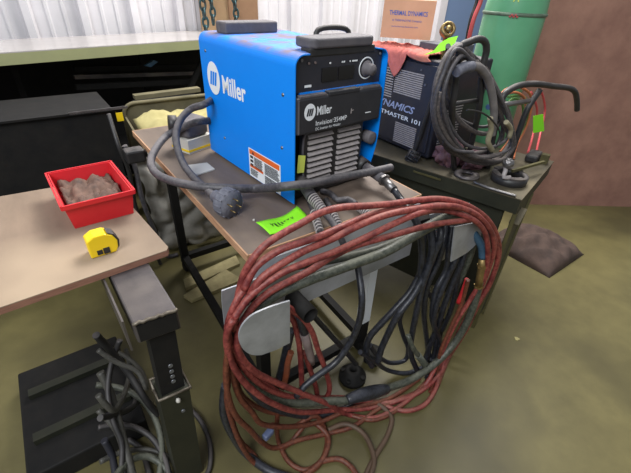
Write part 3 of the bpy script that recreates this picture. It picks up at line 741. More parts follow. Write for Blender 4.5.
# punch / flat tool at edge, bar at the rear
b = MB(); b.tube(spline([fZ(474, 182, ZB + .0065), fZ(486, 187, ZB + .0065), fZ(516, 196, ZB + .0065)]), [.0055] * 200 if False else .0055, 8)
tag(b.build('steel_punch', M['steel']), 'slim steel punch lying along the front edge of the dark bench', 'tool')
b = MB(); b.bar(fZ(512, 171, ZB + .045), fZ(539, 167.5, ZB + .045) + tu * .08, .010, .010); 
b.box(fZ(539, 167.5, ZB) + tu * .07 + Vector((0, 0, .02)), (.03, .03, .039), t2a)
tag(b.build('flat_bar', M['olive']), 'flat bar reaching over the steel ring from the right end of the bench', 'bar')
b = MB(); b.rbox(fZ(533, 163, ZB) + Vector((.03, .02, .018)), (.10, .05, .034), .01, 3, rz=t2a); tag(b.build('black_block', M['blackpl']), 'small black block at the far right of the dark bench', 'block')
# maroon leather glove
def lth(u, v, k):
    pass
b = MB(); blob(b, fZ(449, 166, ZB) + Vector((.012, .02, .045)), (.055, .045, .060), .5, 2.6, 11, 4); tag(b.build('leather_pouch', M['maroon']), 'crumpled maroon leather pouch on the bench beside the plasma cutter', 'pouch', 'maroon leather pieces')
b = MB(); blob(b, fZ(478, 170, ZB) + Vector((.02, .035, .030)), (.075, .045, .042), .5, 2.6, 4, 4); tag(b.build('leather_pouch', M['maroon']), 'crumpled maroon leather piece on the bench under the grey torch lead coil', 'pouch', 'maroon leather pieces')

# ================================================================== PLASMA CUTTER
PX, PY0, PY1, PD = .98, .285, .72, .30
PH = .385
pcu = empty('plasma_cutter', (PX + PD / 2, (PY0 + PY1) / 2, ZB), 'dark navy plasma cutter with vents and white lettering on the bench', 'plasma cutter')
b = MB(); b.rbox((PX + PD / 2, (PY0 + PY1) / 2, ZB + .012 + (PH - .012) / 2), (PD, PY1 - PY0, PH - .012), .008, 3); bod = b.build('case', mat('cutter_navy', (26, 28, 38), .42, 0, (40, 40, 48), 14, .5, dust=(112, 106, 108), dustamt=.8), pcu)
b = MB()
for x in (PX + .03, PX + PD - .03):
    for y in (PY0 + .04, PY1 - .04): b.cyl((x, y, ZB + .0003), (x, y, ZB + .013), .014)
b.build('rubber_feet', M['blackpl'], pcu)
b = MB(); b.rbox((PX - .003, (PY0 + PY1) / 2, ZB + .20), (.008, PY1 - PY0 - .03, PH - .05), .003); fp = b.build('front_panel', M['navy'], pcu)
fxp = PX - .0071
def fx(px, py): return fX(px, py, fxp)
def vent(px0, py0, px1, py1, n, par):
    a, c = fx(px0, py0), fx(px1, py1); b = MB()
    for k in range(n):
        z = a.z + (c.z - a.z) * (k + .5) / n; b.prism([(fxp + .0, a.y, z - .0022), (fxp, c.y, z - .0022), (fxp, c.y, z + .0022), (fxp, a.y, z + .0022)], (-.003, 0, 0))
    return b.build('vent_slats', M['louver'], par)
vent(397, 68, 420, 100, 12, fp); vent(396, 121, 413, 149, 11, fp); vent(388, 66, 391, 98, 12, fp)
q0, q1 = fx(418.5, 112.5), fx(378, 103)
text_mesh('DYNAMICS', (fxp, .640, ZB + .170), (0, -(.640 - .392), 0), (0, 0, .030), 'lettering', mat('pale_blue_print', (150, 160, 190), .5), fp, .02, shear=.3, lift=.0008, world=True)
text_mesh('CUTMASTER 101', (fxp, .640, ZB + .136), (0, -(.640 - .352), 0), (0, 0, .018), 'model_lettering', M['white'], fp, .01, lift=.0008, world=True)
b = MB(); cq = fx(425.5, 85); b.cyl((fxp + .001, cq.y, cq.z), (fxp - .004, cq.y, cq.z), .005, n=12); cq = fx(421.5, 70); b.cyl((fxp + .001, cq.y, cq.z), (fxp - .003, cq.y, cq.z), .0035, n=10); b.build('screw', M['steel'], fp)
# side vents
b = MB()
for k in range(17):
    z = ZB + .05 + k * .011; b.box((PX + .10, PY0 - .001, z), (.12, .004, .004))
b.build('side_vent_slats', M['louver'], pcu)
# black cable down the front with big connector
b = MB(); pk = [fY(448, 46, .20), fX(446, 62, PX - .01), fX(437, 86, PX - .022), fX(427, 115, PX - .022), fX(419, 140, PX - .022), fX(414, 152, PX - .03)]
b.tube(spline(pk), .0085, 10); tl = empty('work_lead', fX(413, 157, PX - .045) - Vector((0, 0, .03)), 'black lead with a ribbed round connector hanging down the plasma cutter front', 'cable'); 
pk_c = fX(412.5, 157, PX - .045)
b.build('lead', M['blackpl'], tl)
b = MB(); prof = [(.001, -.028)]
for k in range(6): prof += [(.022, -.026 + k * .009), (.026, -.022 + k * .009), (.021, -.018 + k * .009)]
prof += [(.001, .030)]
b.lathe(prof, pk_c, (.5, -.6, -.35), 18, smooth=False)
for k in range(9):
    a = 2 * PI * k / 9; ax_ = Vector((.5, -.6, -.35)).normalized(); u_ = ax_.orthogonal().normalized(); v_ = ax_.cross(u_); e_ = pk_c + (u_ * math.cos(a) + v_ * math.sin(a)) * .024
    b.cyl(e_ - ax_ * .02, e_ + ax_ * .02, .004, n=6)
b.build('connector', M['blackpl'], tl)
ptop = ZB + PH
# dark box and cardboard box
b0 = MB(); b0.rbox((PX + .16, .425, ptop + .0235), (.16, .15, .046), .004, rz=.0); tag(b0.build('black_box', mat('grey_black_box', (66, 68, 80), .5, 0, (84, 84, 92), 16, .5, dust=(110, 106, 108))), 'small dark box on the plasma cutter under the cardboard box', 'box')
a_, c_, d_, e_ = fY(380, 36, .52), fY(430, 38, .47), None, None
cbx = empty('cardboard_box', (PX + .16, .50, ptop + .047), 'tan cardboard box with blue printing propped on top of the plasma cutter', 'box')
# its printed face looks at the camera, tilted back
BLc = fX(381, 36.5, PX + .14); BRc = fX(429, 40.0, PX + .10)
zb_ = ptop + .0475
rr_ = ray(381, 37); BLc = fZ(380, 37, zb_); BRc = fZ(430, 40.5, zb_)
Uv = (BRc - BLc); wv = Uv.length
TLc_r = ray(386, -1)
nrm = Uv.cross(Vector((0, 0, 1))).normalized()       # horizontal, towards camera or away
Vd = Vector((0, 0, 1)) * .140 - nrm * .010
back = -nrm * .07 if (CAMPOS - BLc).dot(nrm) > 0 else nrm * .07
ins = Uv * .02
fr = [BLc, BRc, BRc + Vd, BLc + Vd]
b = MB(); b.prism(fr, back); bxo = b.build('carton', M['cardboard'], cbx)
bU, bV = Uv, Vd
if bU.cross(bV).dot(CAMPOS - BLc) < 0: print('FLIP')
text_mesh('THERMAL DYNAMICS', BLc + Uv * .13 + Vd * .60, Uv * .74, Vd * .12, 'lettering', M['blueink'], bxo, .015, world=True, lift=.0015)
text_mesh('A THERMADYNE Company', BLc + Uv * .20 + Vd * .43, Uv * .58, Vd * .07, 'lettering', M['blueink'], bxo, .0, world=True, lift=.0015)
text_mesh('www.thermal-dynamics.com', BLc + Uv * .20 + Vd * .28, Uv * .52, Vd * .055, 'lettering', M['blueink'], bxo, -.005, world=True, lift=.0015)
# pink rag
def ragf(u, v):
    # u: left (high y) to right, v: back to front then down the face
    y = .70 - u * .34
    top_len = .13 + .03 * math.sin(u * 4); drop = max(.004, .100 * (1 - abs(u - .52) / .17)) if abs(u - .52) < .17 else .010 * (1 + math.sin(u * 9))
    tot = top_len + drop; s_ = v * tot
    wr = .012 * noise.noise(Vector((u * 7, v * 5, 3))) + .006 * noise.noise(Vector((u * 16, v * 14, 8)))
    if s_ < top_len:
        return (PX - .016 + (top_len - s_), y, ptop + .016 + abs(wr) * 1.3)
    return (PX - .022 - abs(wr), y + (.5 - u) * .25 * min(1, (s_ - top_len) / .09), ptop + .012 - (s_ - top_len))
b = MB(); b.grid(ragf, 44, 30, .003); tag(b.build('shop_rag', M['pink']), 'pink shop rag draped over the front of the plasma cutter', 'rag')
# lime leaf-shaped tag and brass regulator
lt_ = [(424, 55), (434, 50.5), (440, 43), (449, 38), (458, 36), (455, 43), (447, 49.5), (437, 52.5)]
b = MB(); b.prism([onp(x, y, (-.6, -.5, .62), Vector((-.6, -.5, .62)).dot(fX(440, 50, PX + .0))) for x, y in lt_], (-.0006, -.0006, .0006)); tag(b.build('lime_tag', M['lime']), 'lime green pointed tag hanging at the top corner of the plasma cutter', 'tag')
rg = empty('brass_regulator', fY(447, 38, .36) - Vector((0, 0, .04)), 'round brass fitting ring above the lime tag behind the plasma cutter', 'fitting')
rcn = fY(447.5, 30, .36); vd = (CAMPOS - rcn).normalized()
b = MB(); b.lathe([(.017, -.014), (.026, -.014), (.028, 0), (.026, .014), (.017, .014)], rcn, vd + Vector((.4, 0, .3)), 26, close=True); b.build('outer_ring', M['brass'], rg)
b = MB(); b.lathe([(.001, -.012), (.011, -.012), (.011, .016), (.001, .016)], rcn, vd + Vector((.4, 0, .3)), 20); b.tube(spline([rcn, rcn + Vector((.01, .01, -.03)), Vector((rcn.x, rcn.y, ptop - .01))]), .009, 8); b.build('fitting_core', M['brass'], rg)

# ================================================================== HANDLE FRAME, TORCH LEAD COIL
HY = .075
hf = empty('handle_frame', fY(465, 168, HY), 'black bent tube handle standing on the bench behind the torch lead coil', 'handle')
hf.location.z = ZB
def zdn(q, z): return Vector((q.x, q.y, z))
la, ra = fY(455, 84, HY), fY(482, 70, HY)
b = MB(); b.tube(spline([Vector((max(la.x, .985) + .03, .17, ZB + .001)), fY(452, 110, HY), la, fY(458, 58, HY), fY(461, 46, HY), fY(468, 42.5, HY), fY(479, 39, HY), fY(485, 42, HY), fY(486.5, 50, HY), ra, fY(479, 108, HY), Vector((max(ra.x, 1.06) + .03, .17, ZB + .001))]), .0105, 12); b.build('handle_tube', M['blackpl'], hf)
b = MB(); b.cyl(fY(453, 104, HY), fY(480, 100, HY), .007); b.build('cross_bar', M['blackpl'], hf)
# coil loops (grey torch lead) in a leaning plane in front of the handle
def cq_(px, py, Y): 
    q = fY(px, py, Y)
    if q.z < ZB + .013: q = fZ(px, py, ZB + .013)
    return q
loops = [
 [(462, 48), (450, 60), (440, 90), (438, 120), (447, 148), (470, 158), (498, 158), (511, 140), (509, 115), (497, 90), (483, 66), (470, 56)],
 [(457, 52), (447, 62), (436, 88), (433, 112), (441, 140), (458, 152), (482, 152), (500, 142), (503, 125), (494, 98), (484, 75), (472, 62)],
 [(463, 58), (454, 66), (448, 88), (452, 110), (468, 128), (488, 133), (500, 122), (498, 104), (490, 84), (480, 68), (470, 60)],
 [(455, 45), (446, 52), (438, 78), (443, 104), (462, 122), (485, 126), (499, 116), (494, 94), (487, 78), (478, 64), (468, 54)],
 [(461, 53), (449, 68), (443, 96), (445, 130), (458, 150), (480, 160), (505, 158), (514, 146), (506, 128), (497, 106), (486, 84)],
 [(460, 46), (447, 56), (436, 84), (436, 116), (448, 145), (474, 162), (502, 160), (513, 148), (512, 128), (503, 104), (492, 82), (476, 62)],
 [(453, 48), (444, 62), (439, 92), (446, 122), (462, 144), (486, 148), (504, 138), (505, 118), (494, 92), (482, 72), (466, 58)],
 [(458, 56), (446, 74), (440, 100), (448, 134), (466, 154), (490, 155), (507, 148), (508, 130), (500, 108), (488, 88), (474, 68)],
 [(452, 50), (442, 70), (433, 96), (432, 118), (438, 135), (452, 150), (470, 152)]]
tlc = empty('torch_lead_coil', fZ(470, 165, ZB), 'coil of dusty grey torch lead hung on the black handle over the bench', 'cable coil')
for nm_, idx, r_, m_ in (('lead', (0, 1, 2, 4, 5), .0086, M['greycoil']), ('thin_lead', (3, 6, 7, 8), .0058, M['grey'])):
    path = []
    for i in idx: path += [cq_(x + (3 if nm_ == 'thin_lead' else 0), y, .128 - .0115 * i + .012 * math.sin(i * 3 + x * .05)) for x, y in loops[i]]
    b = MB(); b.tube(spline(path), r_, 10); b.build(nm_, m_, tlc)
b = MB(); b.tube(spline([cq_(x, y, .05) for x, y in ((440, 92), (437, 108), (444, 132), (460, 150), (482, 158), (500, 154))]), .0085, 10); b.build('lead', M['greycoil'], tlc)
b = MB(); gp = [cq_(x, y, .045) for x, y in ((459, 70), (468, 66.5), (478, 67), (486, 75), (491, 90), (494, 112), (492, 135))]
b.tube(spline(gp), .0125, 12); b.build('sleeve', M['steel'] if False else mat('grey_fabric_sleeve', (128, 122, 120), .8, 0, (96, 92, 92), 20, .5), tlc)['label'] = 'paler grey sleeve'
b = MB(); b.tube(spline([cq_(456, 72, .045), cq_(464, 67.5, .045), cq_(472, 66.5, .045)]), .0155, 12); b.build('sleeve_cuff', M['plug'], tlc)
for i, (pts, r_) in enumerate(((((490, 118), (491, 130), (488, 141), (492, 150)), .0095), (((506, 122), (511, 130), (509, 138)), .0085))):
    b = MB(); b.tube(spline([cq_(x, y, .03) for x, y in pts]), r_, 10); b.build('tie_wrap', mat('pale_tape', (150, 142, 116), .7, 0, (120, 112, 90), 40, .5), tlc)['label'] = 'pale tape wrap'
cable('thin_wire', [cq_(x, y, .02) for x, y in ((467, 110), (480, 112), (492, 120), (500, 135), (496, 145))], .003, M['blackpl'], 'thin black wire looping inside the torch lead coil', 'wire')
# second handle at right edge and its grey bar
h2 = empty('cart_handle', fZ(523, 160, ZB), 'black curved tube handle with a grey cross bar at the right end of the bench', 'handle')
HY2 = .11
e0 = fY(552, 86, HY2); e0b = fY(575, 92, HY2)
b = MB(); b.tube(spline([zdn(fY(500, 125, HY2), ZB + .002), fY(500, 106, HY2), fY(504, 95, HY2), fY(514, 87.5, HY2), fY(530, 84, HY2), e0, e0b, zdn(e0b, ZB + .02) if False else fY(577, 110, HY2)]), .012, 12); b.build('handle_tube', M['blackpl'], h2)
b = MB(); b.tube(spline([fY(540, 90, HY2), fY(528, 108, HY2), fY(518, 134, HY2), zdn(fY(516, 140, HY2), ZB + .002)]), .012, 12); b.build('handle_tube', M['blackpl'], h2)
b = MB(); b.cyl(fY(488, 107, HY2 - .025), fY(529, 101, HY2 - .025), .0095); b.build('cross_bar', M['steel'], h2)
# coloured hoses behind
HH = .19
hs_ = [(((500, 104), (506, 95), (518, 93), (526, 103), (521, 125), (508, 142), (500, 152)), M['orangehose'], 'orange hose looped behind the black handle, the inner loop'),
       (((497, 100), (505, 90), (522, 88), (532, 100), (527, 125), (517, 145), (514, 158)), M['orangehose'], 'orange hose looped behind the black handle, the outer loop'),
       (((504, 108), (512, 99), (522, 103), (522, 120), (514, 136), (503, 152)), M['greenhose'], 'green hose looped behind the black handle, the lower loop'),
       (((508, 97), (522, 96), (530, 108), (524, 130), (514, 148), (508, 158)), M['greenhose'], 'green hose looped behind the black handle, the upper loop'),
       (((531, 92), (537, 110), (534, 130), (528, 152)), M['rhose'], 'red hose hanging at the right of the black handle'),
       (((541, 90), (545, 110), (540, 135), (535, 156)), M['rhose'], 'red hose at the extreme right of the bench')]
for i, (pts, m_, lab) in enumerate(hs_):
    cable('coloured_hose', [max_ if False else (lambda q: q if q.z > ZB + .008 else fZ(x, y, ZB + .008))(fY(x, y, HH + .015 * i)) for x, y in pts], .0052, m_, lab, 'hose', 'coloured hoses behind the black handle')
b = MB(); b.prism([fY(x, y, .10) for x, y in ((533, 116), (543, 114), (544, 131), (533, 133))], (0, -.001, 0)); tag(b.build('lime_tag', M['lime']), 'lime green tag hanging on the hoses at the right end of the bench', 'tag')

# ================================================================== GREEN GAS CYLINDER, HOSES BESIDE IT
tk = CAMPOS + ray(507, 40) * 1.74
tr = .128
gcy = empty('gas_cylinder', (tk.x, tk.y, 0), 'tall green gas cylinder standing behind the right bench', 'gas cylinder')
zsh = fY(509, 14, tk.y - tr * .8).z
b = MB(); b.lathe([(.001, .0), (tr - .01, .0), (tr, .012), (tr, zsh), (tr - .004, zsh + .05), (tr * .9, zsh + .12), (tr * .6, zsh + .19), (.04, zsh + .22), (.035, zsh + .26), (.001, zsh + .26)], (tk.x, tk.y, 0), (0, 0, 1), 48); b.build('tank_body', M['green'], gcy)
b = MB(); b.lathe([(tr + .0005, -.007), (tr + .005, -.005), (tr + .005, .005), (tr + .0005, .007)], (tk.x, tk.y, zsh - .005), (0, 0, 1), 48); b.build('seam_band', M['rim'], gcy)
b = MB(); b.cyl((tk.x, tk.y, zsh + .26), (tk.x, tk.y, zsh + .33), .03); b.build('valve', M['brass'], gcy)
dirc = (CAMPOS - Vector((tk.x, tk.y, CAMPOS.z))).normalized(); a0 = math.atan2(dirc.y, dirc.x)
def ctext(body, zc, h_, arc, da, m_, nm):
    o = text_mesh(body, (0, 0, 0), (1, 0, 0), (0, 1, 0), nm, m_, gcy, .02, world=False)
    for v in o.data.vertices:
        a = a0 + da + (v.co.x - .5) * arc; v.co = Vector((math.cos(a) * (tr + .0012), math.sin(a) * (tr + .0012), zc + (v.co.y - .5) * h_))
ctext('A', zsh + .055, .03, .18, -.05, M['yellowtag'], 'stencil_mark')
b = MB(); 
for k in range(5):
    a = a0 + -.10 + k * .05; b.box((math.cos(a) * (tr + .0055) + tk.x, math.sin(a) * (tr + .0055) + tk.y, zsh - .012 + .006 * (k % 2)), (.008, .008, .005), a)
b.build('stamp_mark', M['rhose'], gcy)['label'] = 'small red smudge mark on the seam'
for i, (x0, x1, m_, lab, rr) in enumerate(((481, 468, M['rhose'], 'red gas hose hanging at the left of the green cylinder', .010), (477, 466, M['blackpl'], 'dark gas hose hanging between the red hose and the blue grey door', .008))):
    Yh = .62 + .03 * i
    b_pts = [fY(x0 + 6, -40, Yh), fY(x0, 0, Yh), fY((x0 + x1) / 2 - 1, 20, Yh), fY(x1, 48, Yh), fY(x1 + 4, 80, Yh)]
    bot = b_pts[-1]; b_pts.append(Vector((bot.x + .06, bot.y + .06, .011)))
    cable('gas_hose', b_pts, rr, m_, lab, 'hose', 'gas hoses beside the cylinder')
# pinkish plywood sheet leaning at right
q0 = CAMPOS + ray(515, 100) * 2.35; q0.z = 0; q1 = q0 + Vector((1.1, -.75, 0))
b = MB(); nn = Vector((.56, .83, 0)); b.prism([q0, q1, q1 + Vector((0, 0, 1.75)) + nn * .12, q0 + Vector((0, 0, 1.75)) + nn * .12], nn * .018); tag(b.build('plywood_sheet', M['plywood']), 'pinkish plywood sheet standing behind the green gas cylinder', 'board')
# brown sacking on the floor right of bench
b = MB(); qq = fZ(545, 268, .0); 
def sack(u, v):
    a = (u - .5) * 2; c2 = (v - .5) * 2; h = .10 * max(0, 1 - a * a) ** .5 * max(0, 1 - c2 * c2) ** .5
    return Vector((qq.x + .13 + a * .20, qq.y + .14 + c2 * .20, .002 + h * (1 + .4 * noise.noise(Vector((u * 7, v * 7, 2))))))
b.grid(sack, 30, 30, .003); tag(b.build('brown_sack', M['brown']), 'brown sacking heaped on the floor at the right behind the bench', 'sack')
b = MB(); b.prism([fZ(x, y, .0005) for x, y in ((514, 337), (517, 337.5), (520, 339.5), (517, 341), (515, 340))], (0, 0, .003)); tag(b.build('wood_chip', M['yellowcloth']), 'tiny pale chip lying on the bare floor right of the bench leg', 'debris')

# ================================================================== LEFT TABLE (steel tube, plywood board)
lt0 = empty('tube_table', (-.25, .1, 0), 'steel tube table with a loose plywood board at the lower left', 'table')
z1_ = T - .05
ea = fZ(132.5, 324.5, z1_); eb = fZ(177.5, 309.5, z1_)
tdir = (fZ(150, 265, z1_) - eb); tdir.z = 0; tdir.normalize()
tx = (eb - ea).length; ux = (eb - ea).normalized(); hh = .058
b = MB()
back_ = tdir * .45
def rectp(z0, z1): return [ea + Vector((0, 0, z0 - z1_)), eb + Vector((0, 0, z0 - z1_)), eb + Vector((0, 0, z1 - z1_)), ea + Vector((0, 0, z1 - z1_))]
b.prism(rectp(z1_ - hh, z1_), back_)
o = b.build('tube_beam', M['tube'], lt0); md = o.modifiers.new('bevel', 'BEVEL'); md.width = .004; md.segments = 2
b = MB(); ins = [q - tdir * .001 for q in rectp(z1_ - hh + .006, z1_ - .006)]; b.prism([ins[0] + ux * .005, ins[1] - ux * .005, ins[2] - ux * .005, ins[3] + ux * .005], -tdir * .002); b.build('end_cap', M['blacksteel'], lt0)['label'] = 'dark welded end cap'
b = MB(); b.tube([ea + Vector((0, 0, .001)) + ux * (tx * k / 14) - tdir * (.001 + .0015 * (k % 2)) + Vector((0, 0, .0015 * ((k * 7) % 3 - 1))) for k in range(15)], .004, 7); b.build('weld_bead', M['weld'], lt0)
# neighbouring beam at left edge
b = MB(); qa = ea - ux * .012 + tdir * .02; b.prism([qa + Vector((0, 0, -.09)), qa - ux * .004 + Vector((0, 0, -.09)), qa - ux * .004 + Vector((0, 0, -.002)), qa + Vector((0, 0, -.002))], tdir * .7); b.build('side_flange', M['tube'], lt0)
b = MB(); b.prism([q - ux * .30 for q in [ea + tdir * .3 + Vector((0, 0, -hh)), ea + tdir * .36 + Vector((0, 0, -hh)), ea + tdir * .36 + Vector((0, 0, -.002)), ea + tdir * .3 + Vector((0, 0, -.002))]], ux * .286); b.build('cross_beam', M['tube'], lt0)
# leg: outer square tube with holes, pin plate
lx = ea * .5 + eb * .5 + ux * .006 + tdir * .035
lp = Vector((lx.x, lx.y, 0))
lw = .056
ang = math.atan2(ux.y, ux.x)
ztp = z1_ - hh
zc2 = .41                                     # the wide lower sleeve starts here
ltop = Vector((lp.x, lp.y, ztp - .001)); lbot = Vector((lp.x, lp.y, 0)) - ux * .024
lean = (lbot - ltop)
def lat(z): return ltop + lean * ((ztp - .001 - z) / (ztp - .001))
b = MB(); b.bar(ltop, lat(.30), lw, lw * .9, up=tuple(tdir)); lgo = b.build('leg', M['blacksteel'], lt0)
b = MB(); b.bar(lat(zc2), lbot, lw + .016, lw * .9 + .016, up=tuple(tdir)); lgs = b.build('leg_sleeve', M['benchdark'], lt0)
fdir = -tdir
fr_ = lambda s, z: lat(z) + ux * s + fdir * (lw * .45 + (.0006 if z > zc2 else .0088))
b = MB()
for k, z in enumerate((.500, .480, .462, .444)):
    c = fr_(.004, z); b.cyl(c - fdir * .004, c + fdir * .0006, .0055, n=12)
c = fr_(.012, .33); b.cyl(c - fdir * .004, c + fdir * .0006, .005, n=12)
b.build('pin_hole', mat('hole_grey', (120, 122, 128), .4, .6), lgo)
b = MB(); zz = .410
hw = lw / 2 + .010; hd = lw * .45 + .010
pts = [lat(zz) + ux * a_ + fdir * d_ for a_, d_ in ((-hw, 0), (-hw, hd), (hw, hd), (hw, -hd), (-hw, -hd), (-hw, 0))]
b.tube(pts, .0042, 8); b.build('collar_ring', M['weld'], lgo)['label'] = 'worn pale metal collar ring'
b = MB(); c = fr_(.004, .385); blob(b, c + fdir * .004, (.006, .006, .008), .2, 2, 3, 2); b.build('paint_dab', M['paper'], lgo)['label'] = 'pale dab on the leg'
# loose plywood board
zb0, zb1 = z1_ + .001, z1_ + .019
c0 = fZ(170, 249, zb1); c1 = fZ(103, 272, zb1); c2 = fZ(131, 205, zb1)
e1 = (c1 - c0).normalized(); e2 = (c2 - c0).normalized()
e1 = e1
poly = [c0, c0 + e1 * .62, c0 + e1 * .62 + e2 * .60, c0 + e2 * .52]
rp0 = [c0 + e1 * .008, c0 + e1 * .62, c0 + e1 * .62 + e2 * .60, c0 + e2 * .52, c0 + e2 * .012]
pb = empty('plywood_board', (c0 + e1 * .3 + e2 * .3), 'worn plywood board lying across the steel tube table', 'board'); pb.location.z = zb0
b = MB(); b.prism([q - Vector((0, 0, .002)) for q in rp0], (0, 0, .002)); b.build('board_face', mat('worn_board_face', (142, 122, 104), .75, 0, (108, 92, 78), 7, .5, .3, stretch=(1, .3, 1), c3=(160, 140, 118)), pb)
b = MB(); b.prism([q - Vector((0, 0, .018)) for q in rp0], (0, 0, .0158)); b.build('board_edge', mat('pinkish_ply_edge', (156, 112, 92), .8, 0, (124, 86, 70), 24, .5, .3, stretch=(1, 1, 8)), pb)
# red bin
rz_ = zb1 + .0005
f0 = fZ(134, 230, rz_); f1 = fZ(103, 222, rz_)
bt = .075
t0_ = fZ(132.5, 190, rz_ + bt); t1_ = fZ(103, 197, rz_ + bt); t2_ = fZ(103, 158, rz_ + bt)
rb = empty('red_bin', (f0.x - .08, f0.y + .06, rz_), 'open red plastic bin of dusty parts on the plywood board at the left', 'bin')
ex = (t1_ - t0_); ex.z = 0; ex.normalize(); far = fZ(112, 150, rz_ + bt) - t0_; far.z = 0; ey = Vector((ex.y, -ex.x, 0)); ey = ey if ey.dot(far) > 0 else -ey
wL, dL = .17, .24
def bpt(u, v, z): return Vector((t0_.x, t0_.y, rz_)) + ex * u + ey * v + Vector((0, 0, z))
outer = [(0, 0), (wL, 0), (wL, dL), (0, dL)]
def ringw(z, k): return [bpt(k, k, z), bpt(wL - k, k, z), bpt(wL - k, dL - k, z), bpt(k, dL - k, z)]
b = MB(); A0, A1, B1, B0 = ringw(0, .010), ringw(bt, 0), ringw(bt, .003), ringw(.004, .013)
vs = A0 + A1 + B1 + B0; fs = [(3, 2, 1, 0), (12, 13, 14, 15)]
for s0 in (0, 4, 8):
    for k in range(4): fs.append((s0 + k, s0 + (k + 1) % 4, s0 + 4 + (k + 1) % 4, s0 + 4 + k))
b.add(vs, fs); b.build('bin_body', M['binred'], rb)
b = MB()
for k in range(4):
    R_ = ringw(bt - .004, -.004); b.bar(R_[k], R_[(k + 1) % 4], .005, .012)
b.build('bin_lip', M['binred'], rb)
b = MB(); b.grid(lambda u, v: bpt(.014 + u * (wL - .028), .014 + v * (dL - .028), .040 + .02 * noise.noise(Vector((u * 5, v * 5, 1))) + .012 * noise.noise(Vector((u * 14, v * 14, 1)))), 26, 22, .003)
o = b.build('dusty_parts', M['binin']); tag(o, 'dusty brown small parts heaped inside the red bin', 'parts', kind='stuff')
# yellow tape measure
tmz = zb1 + .0005
tc_ = fZ(112, 253, tmz); tm = empty('tape_measure', tc_, 'yellow and black tape measure on the plywood board at the left edge', 'tape measure')
def tm_(u, z, v): return tc_ + ex * (-u) + Vector((0, 0, z)) + (-ey) * v
prof = [(-.045, .0), (.012, .0), (.018, .012), (.020, .030), (.012, .048), (-.004, .056), (-.028, .056), (-.045, .046)]
b = MB(); b.prism([tm_(u, z, .0) for u, z in prof], ey * .040); o = b.build('case', M['yellow'], tm); md = o.modifiers.new('bevel', 'BEVEL'); md.width = .003; md.segments = 2
b = MB(); b.prism([tm_(u, z, -.002) for u, z in ((.011, .003), (.021, .012), (.024, .030), (.016, .048), (.002, .057), (.008, .046), (.014, .030), (.012, .015))], ey * .030); b.build('rubber_bumper', M['blackpl'], tm)
b = MB(); b.prism([tm_(u, z, .0015) for u, z in ((-.016, .004), (-.002, .004), (-.002, .020), (-.016, .020))], ey * .002)
b.prism([tm_(u, z, .0016) for u, z in ((-.030, .006), (-.018, .006), (-.018, .018), (-.030, .018))], ey * .002); b.build('side_mark', M['blackpl'], tm)

# dark cabinet and steel strips behind the red bin
dk_ = empty('dark_cabinet', (-.20, 1.30, 0), 'black steel cabinet in the shade beyond the red bin', 'cabinet')
b = MB(); zc_ = fY(112, 109, 1.16).z; b.box((-.36, 1.32, zc_ / 2), (.62, .32, zc_ - .004)); b.build('cabinet_body', M['blacksteel'], dk_)
b = MB(); b.box((-.36, 1.315, zc_), (.64, .34, .008)); b.build('cabinet_top', M['blacksteel'], dk_)
q = fY(112, 109, 1.155); b = MB(); b.box((q.x - .05, 1.147, q.z + .003), (.22, .004, .010)); b.build('edge_strip', M['steel'], dk_)['label'] = 'thin bright edge strip'
s_ = fY(120, 117, 1.145)
b = MB(); b.box((s_.x, 1.147, s_.z), (.026, .002, .036)); tag_o = b.build('yellow_sticker', M['yellow'], dk_)
for i, pts in enumerate((((128, 150, 1.0), (138, 170, 1.0), (146, 205, 1.0), (160, 240, 1.02), (172, 262, 1.04)),
                         ((112, 118, 1.05), (122, 150, .98), (132, 175, .98), (140, 215, 1.0)),)):
    q_ = [fY(x, y, Y) for x, y, Y in pts]
    q_[-1 if i == 0 else -1] = Vector((q_[-1].x, q_[-1].y, q_[-1].z)); q_.append(Vector((q_[-1].x + .05, q_[-1].y, .012)))
    cable('hanging_cable', [Vector((max(-.5, v.x - .0), v.y + .06, v.z)) for v in q_], .011 if i == 0 else .009, M['grey'] if i == 0 else M['blackpl'], ('grey cord hanging down beside the olive bin, the paler of two', 'black cord hanging down by the black cabinet')[i], 'cord', 'cords by the cabinet')
vc = fZ(143, 158, T - .02)
b = MB(); b.rbox((-.045, .86, T - .035), (.07, .06, .05), .008); b.cyl((-.01, .86, T - .035), (.0, .86, T - .035), .016); tag(b.build('black_clamp', M['blackpl']), 'black clamp block on the rear left edge of the wooden cart', 'clamp')

# ================================================================== CABLES ON THE CART FRONT
# hanging plane: slightly turned, closer to the camera on the right
HN = Vector((.10, 1, 0))
def H(px, py, dy=0., r=.011):
    q = onp(px, py, HN, -.115 + dy)
    if q.z < r + .001: q = fZ(px, py, r + .002)
    return q
def HP(pts, dy=0., r=.011, wob=0.):
    out = []
    for i, t in enumerate(pts):
        d = t[2] if len(t) > 2 else 0
        out.append(H(t[0], t[1], dy + d + wob * math.sin(i * 1.3), r))
    return out
RR = .0083
red = empty('red_welding_cable', (.35, -.14, 0), 'long dirty red welding cable looped in a big coil over the cart hooks', 'cable')
def strand(par, pts, r, m, dy=0., wob=.004, nm='cable_loop', n=10):
    b = MB(); b.tube(spline(HP(pts, dy, r, wob)), r, n); return b.build(nm, m, par)
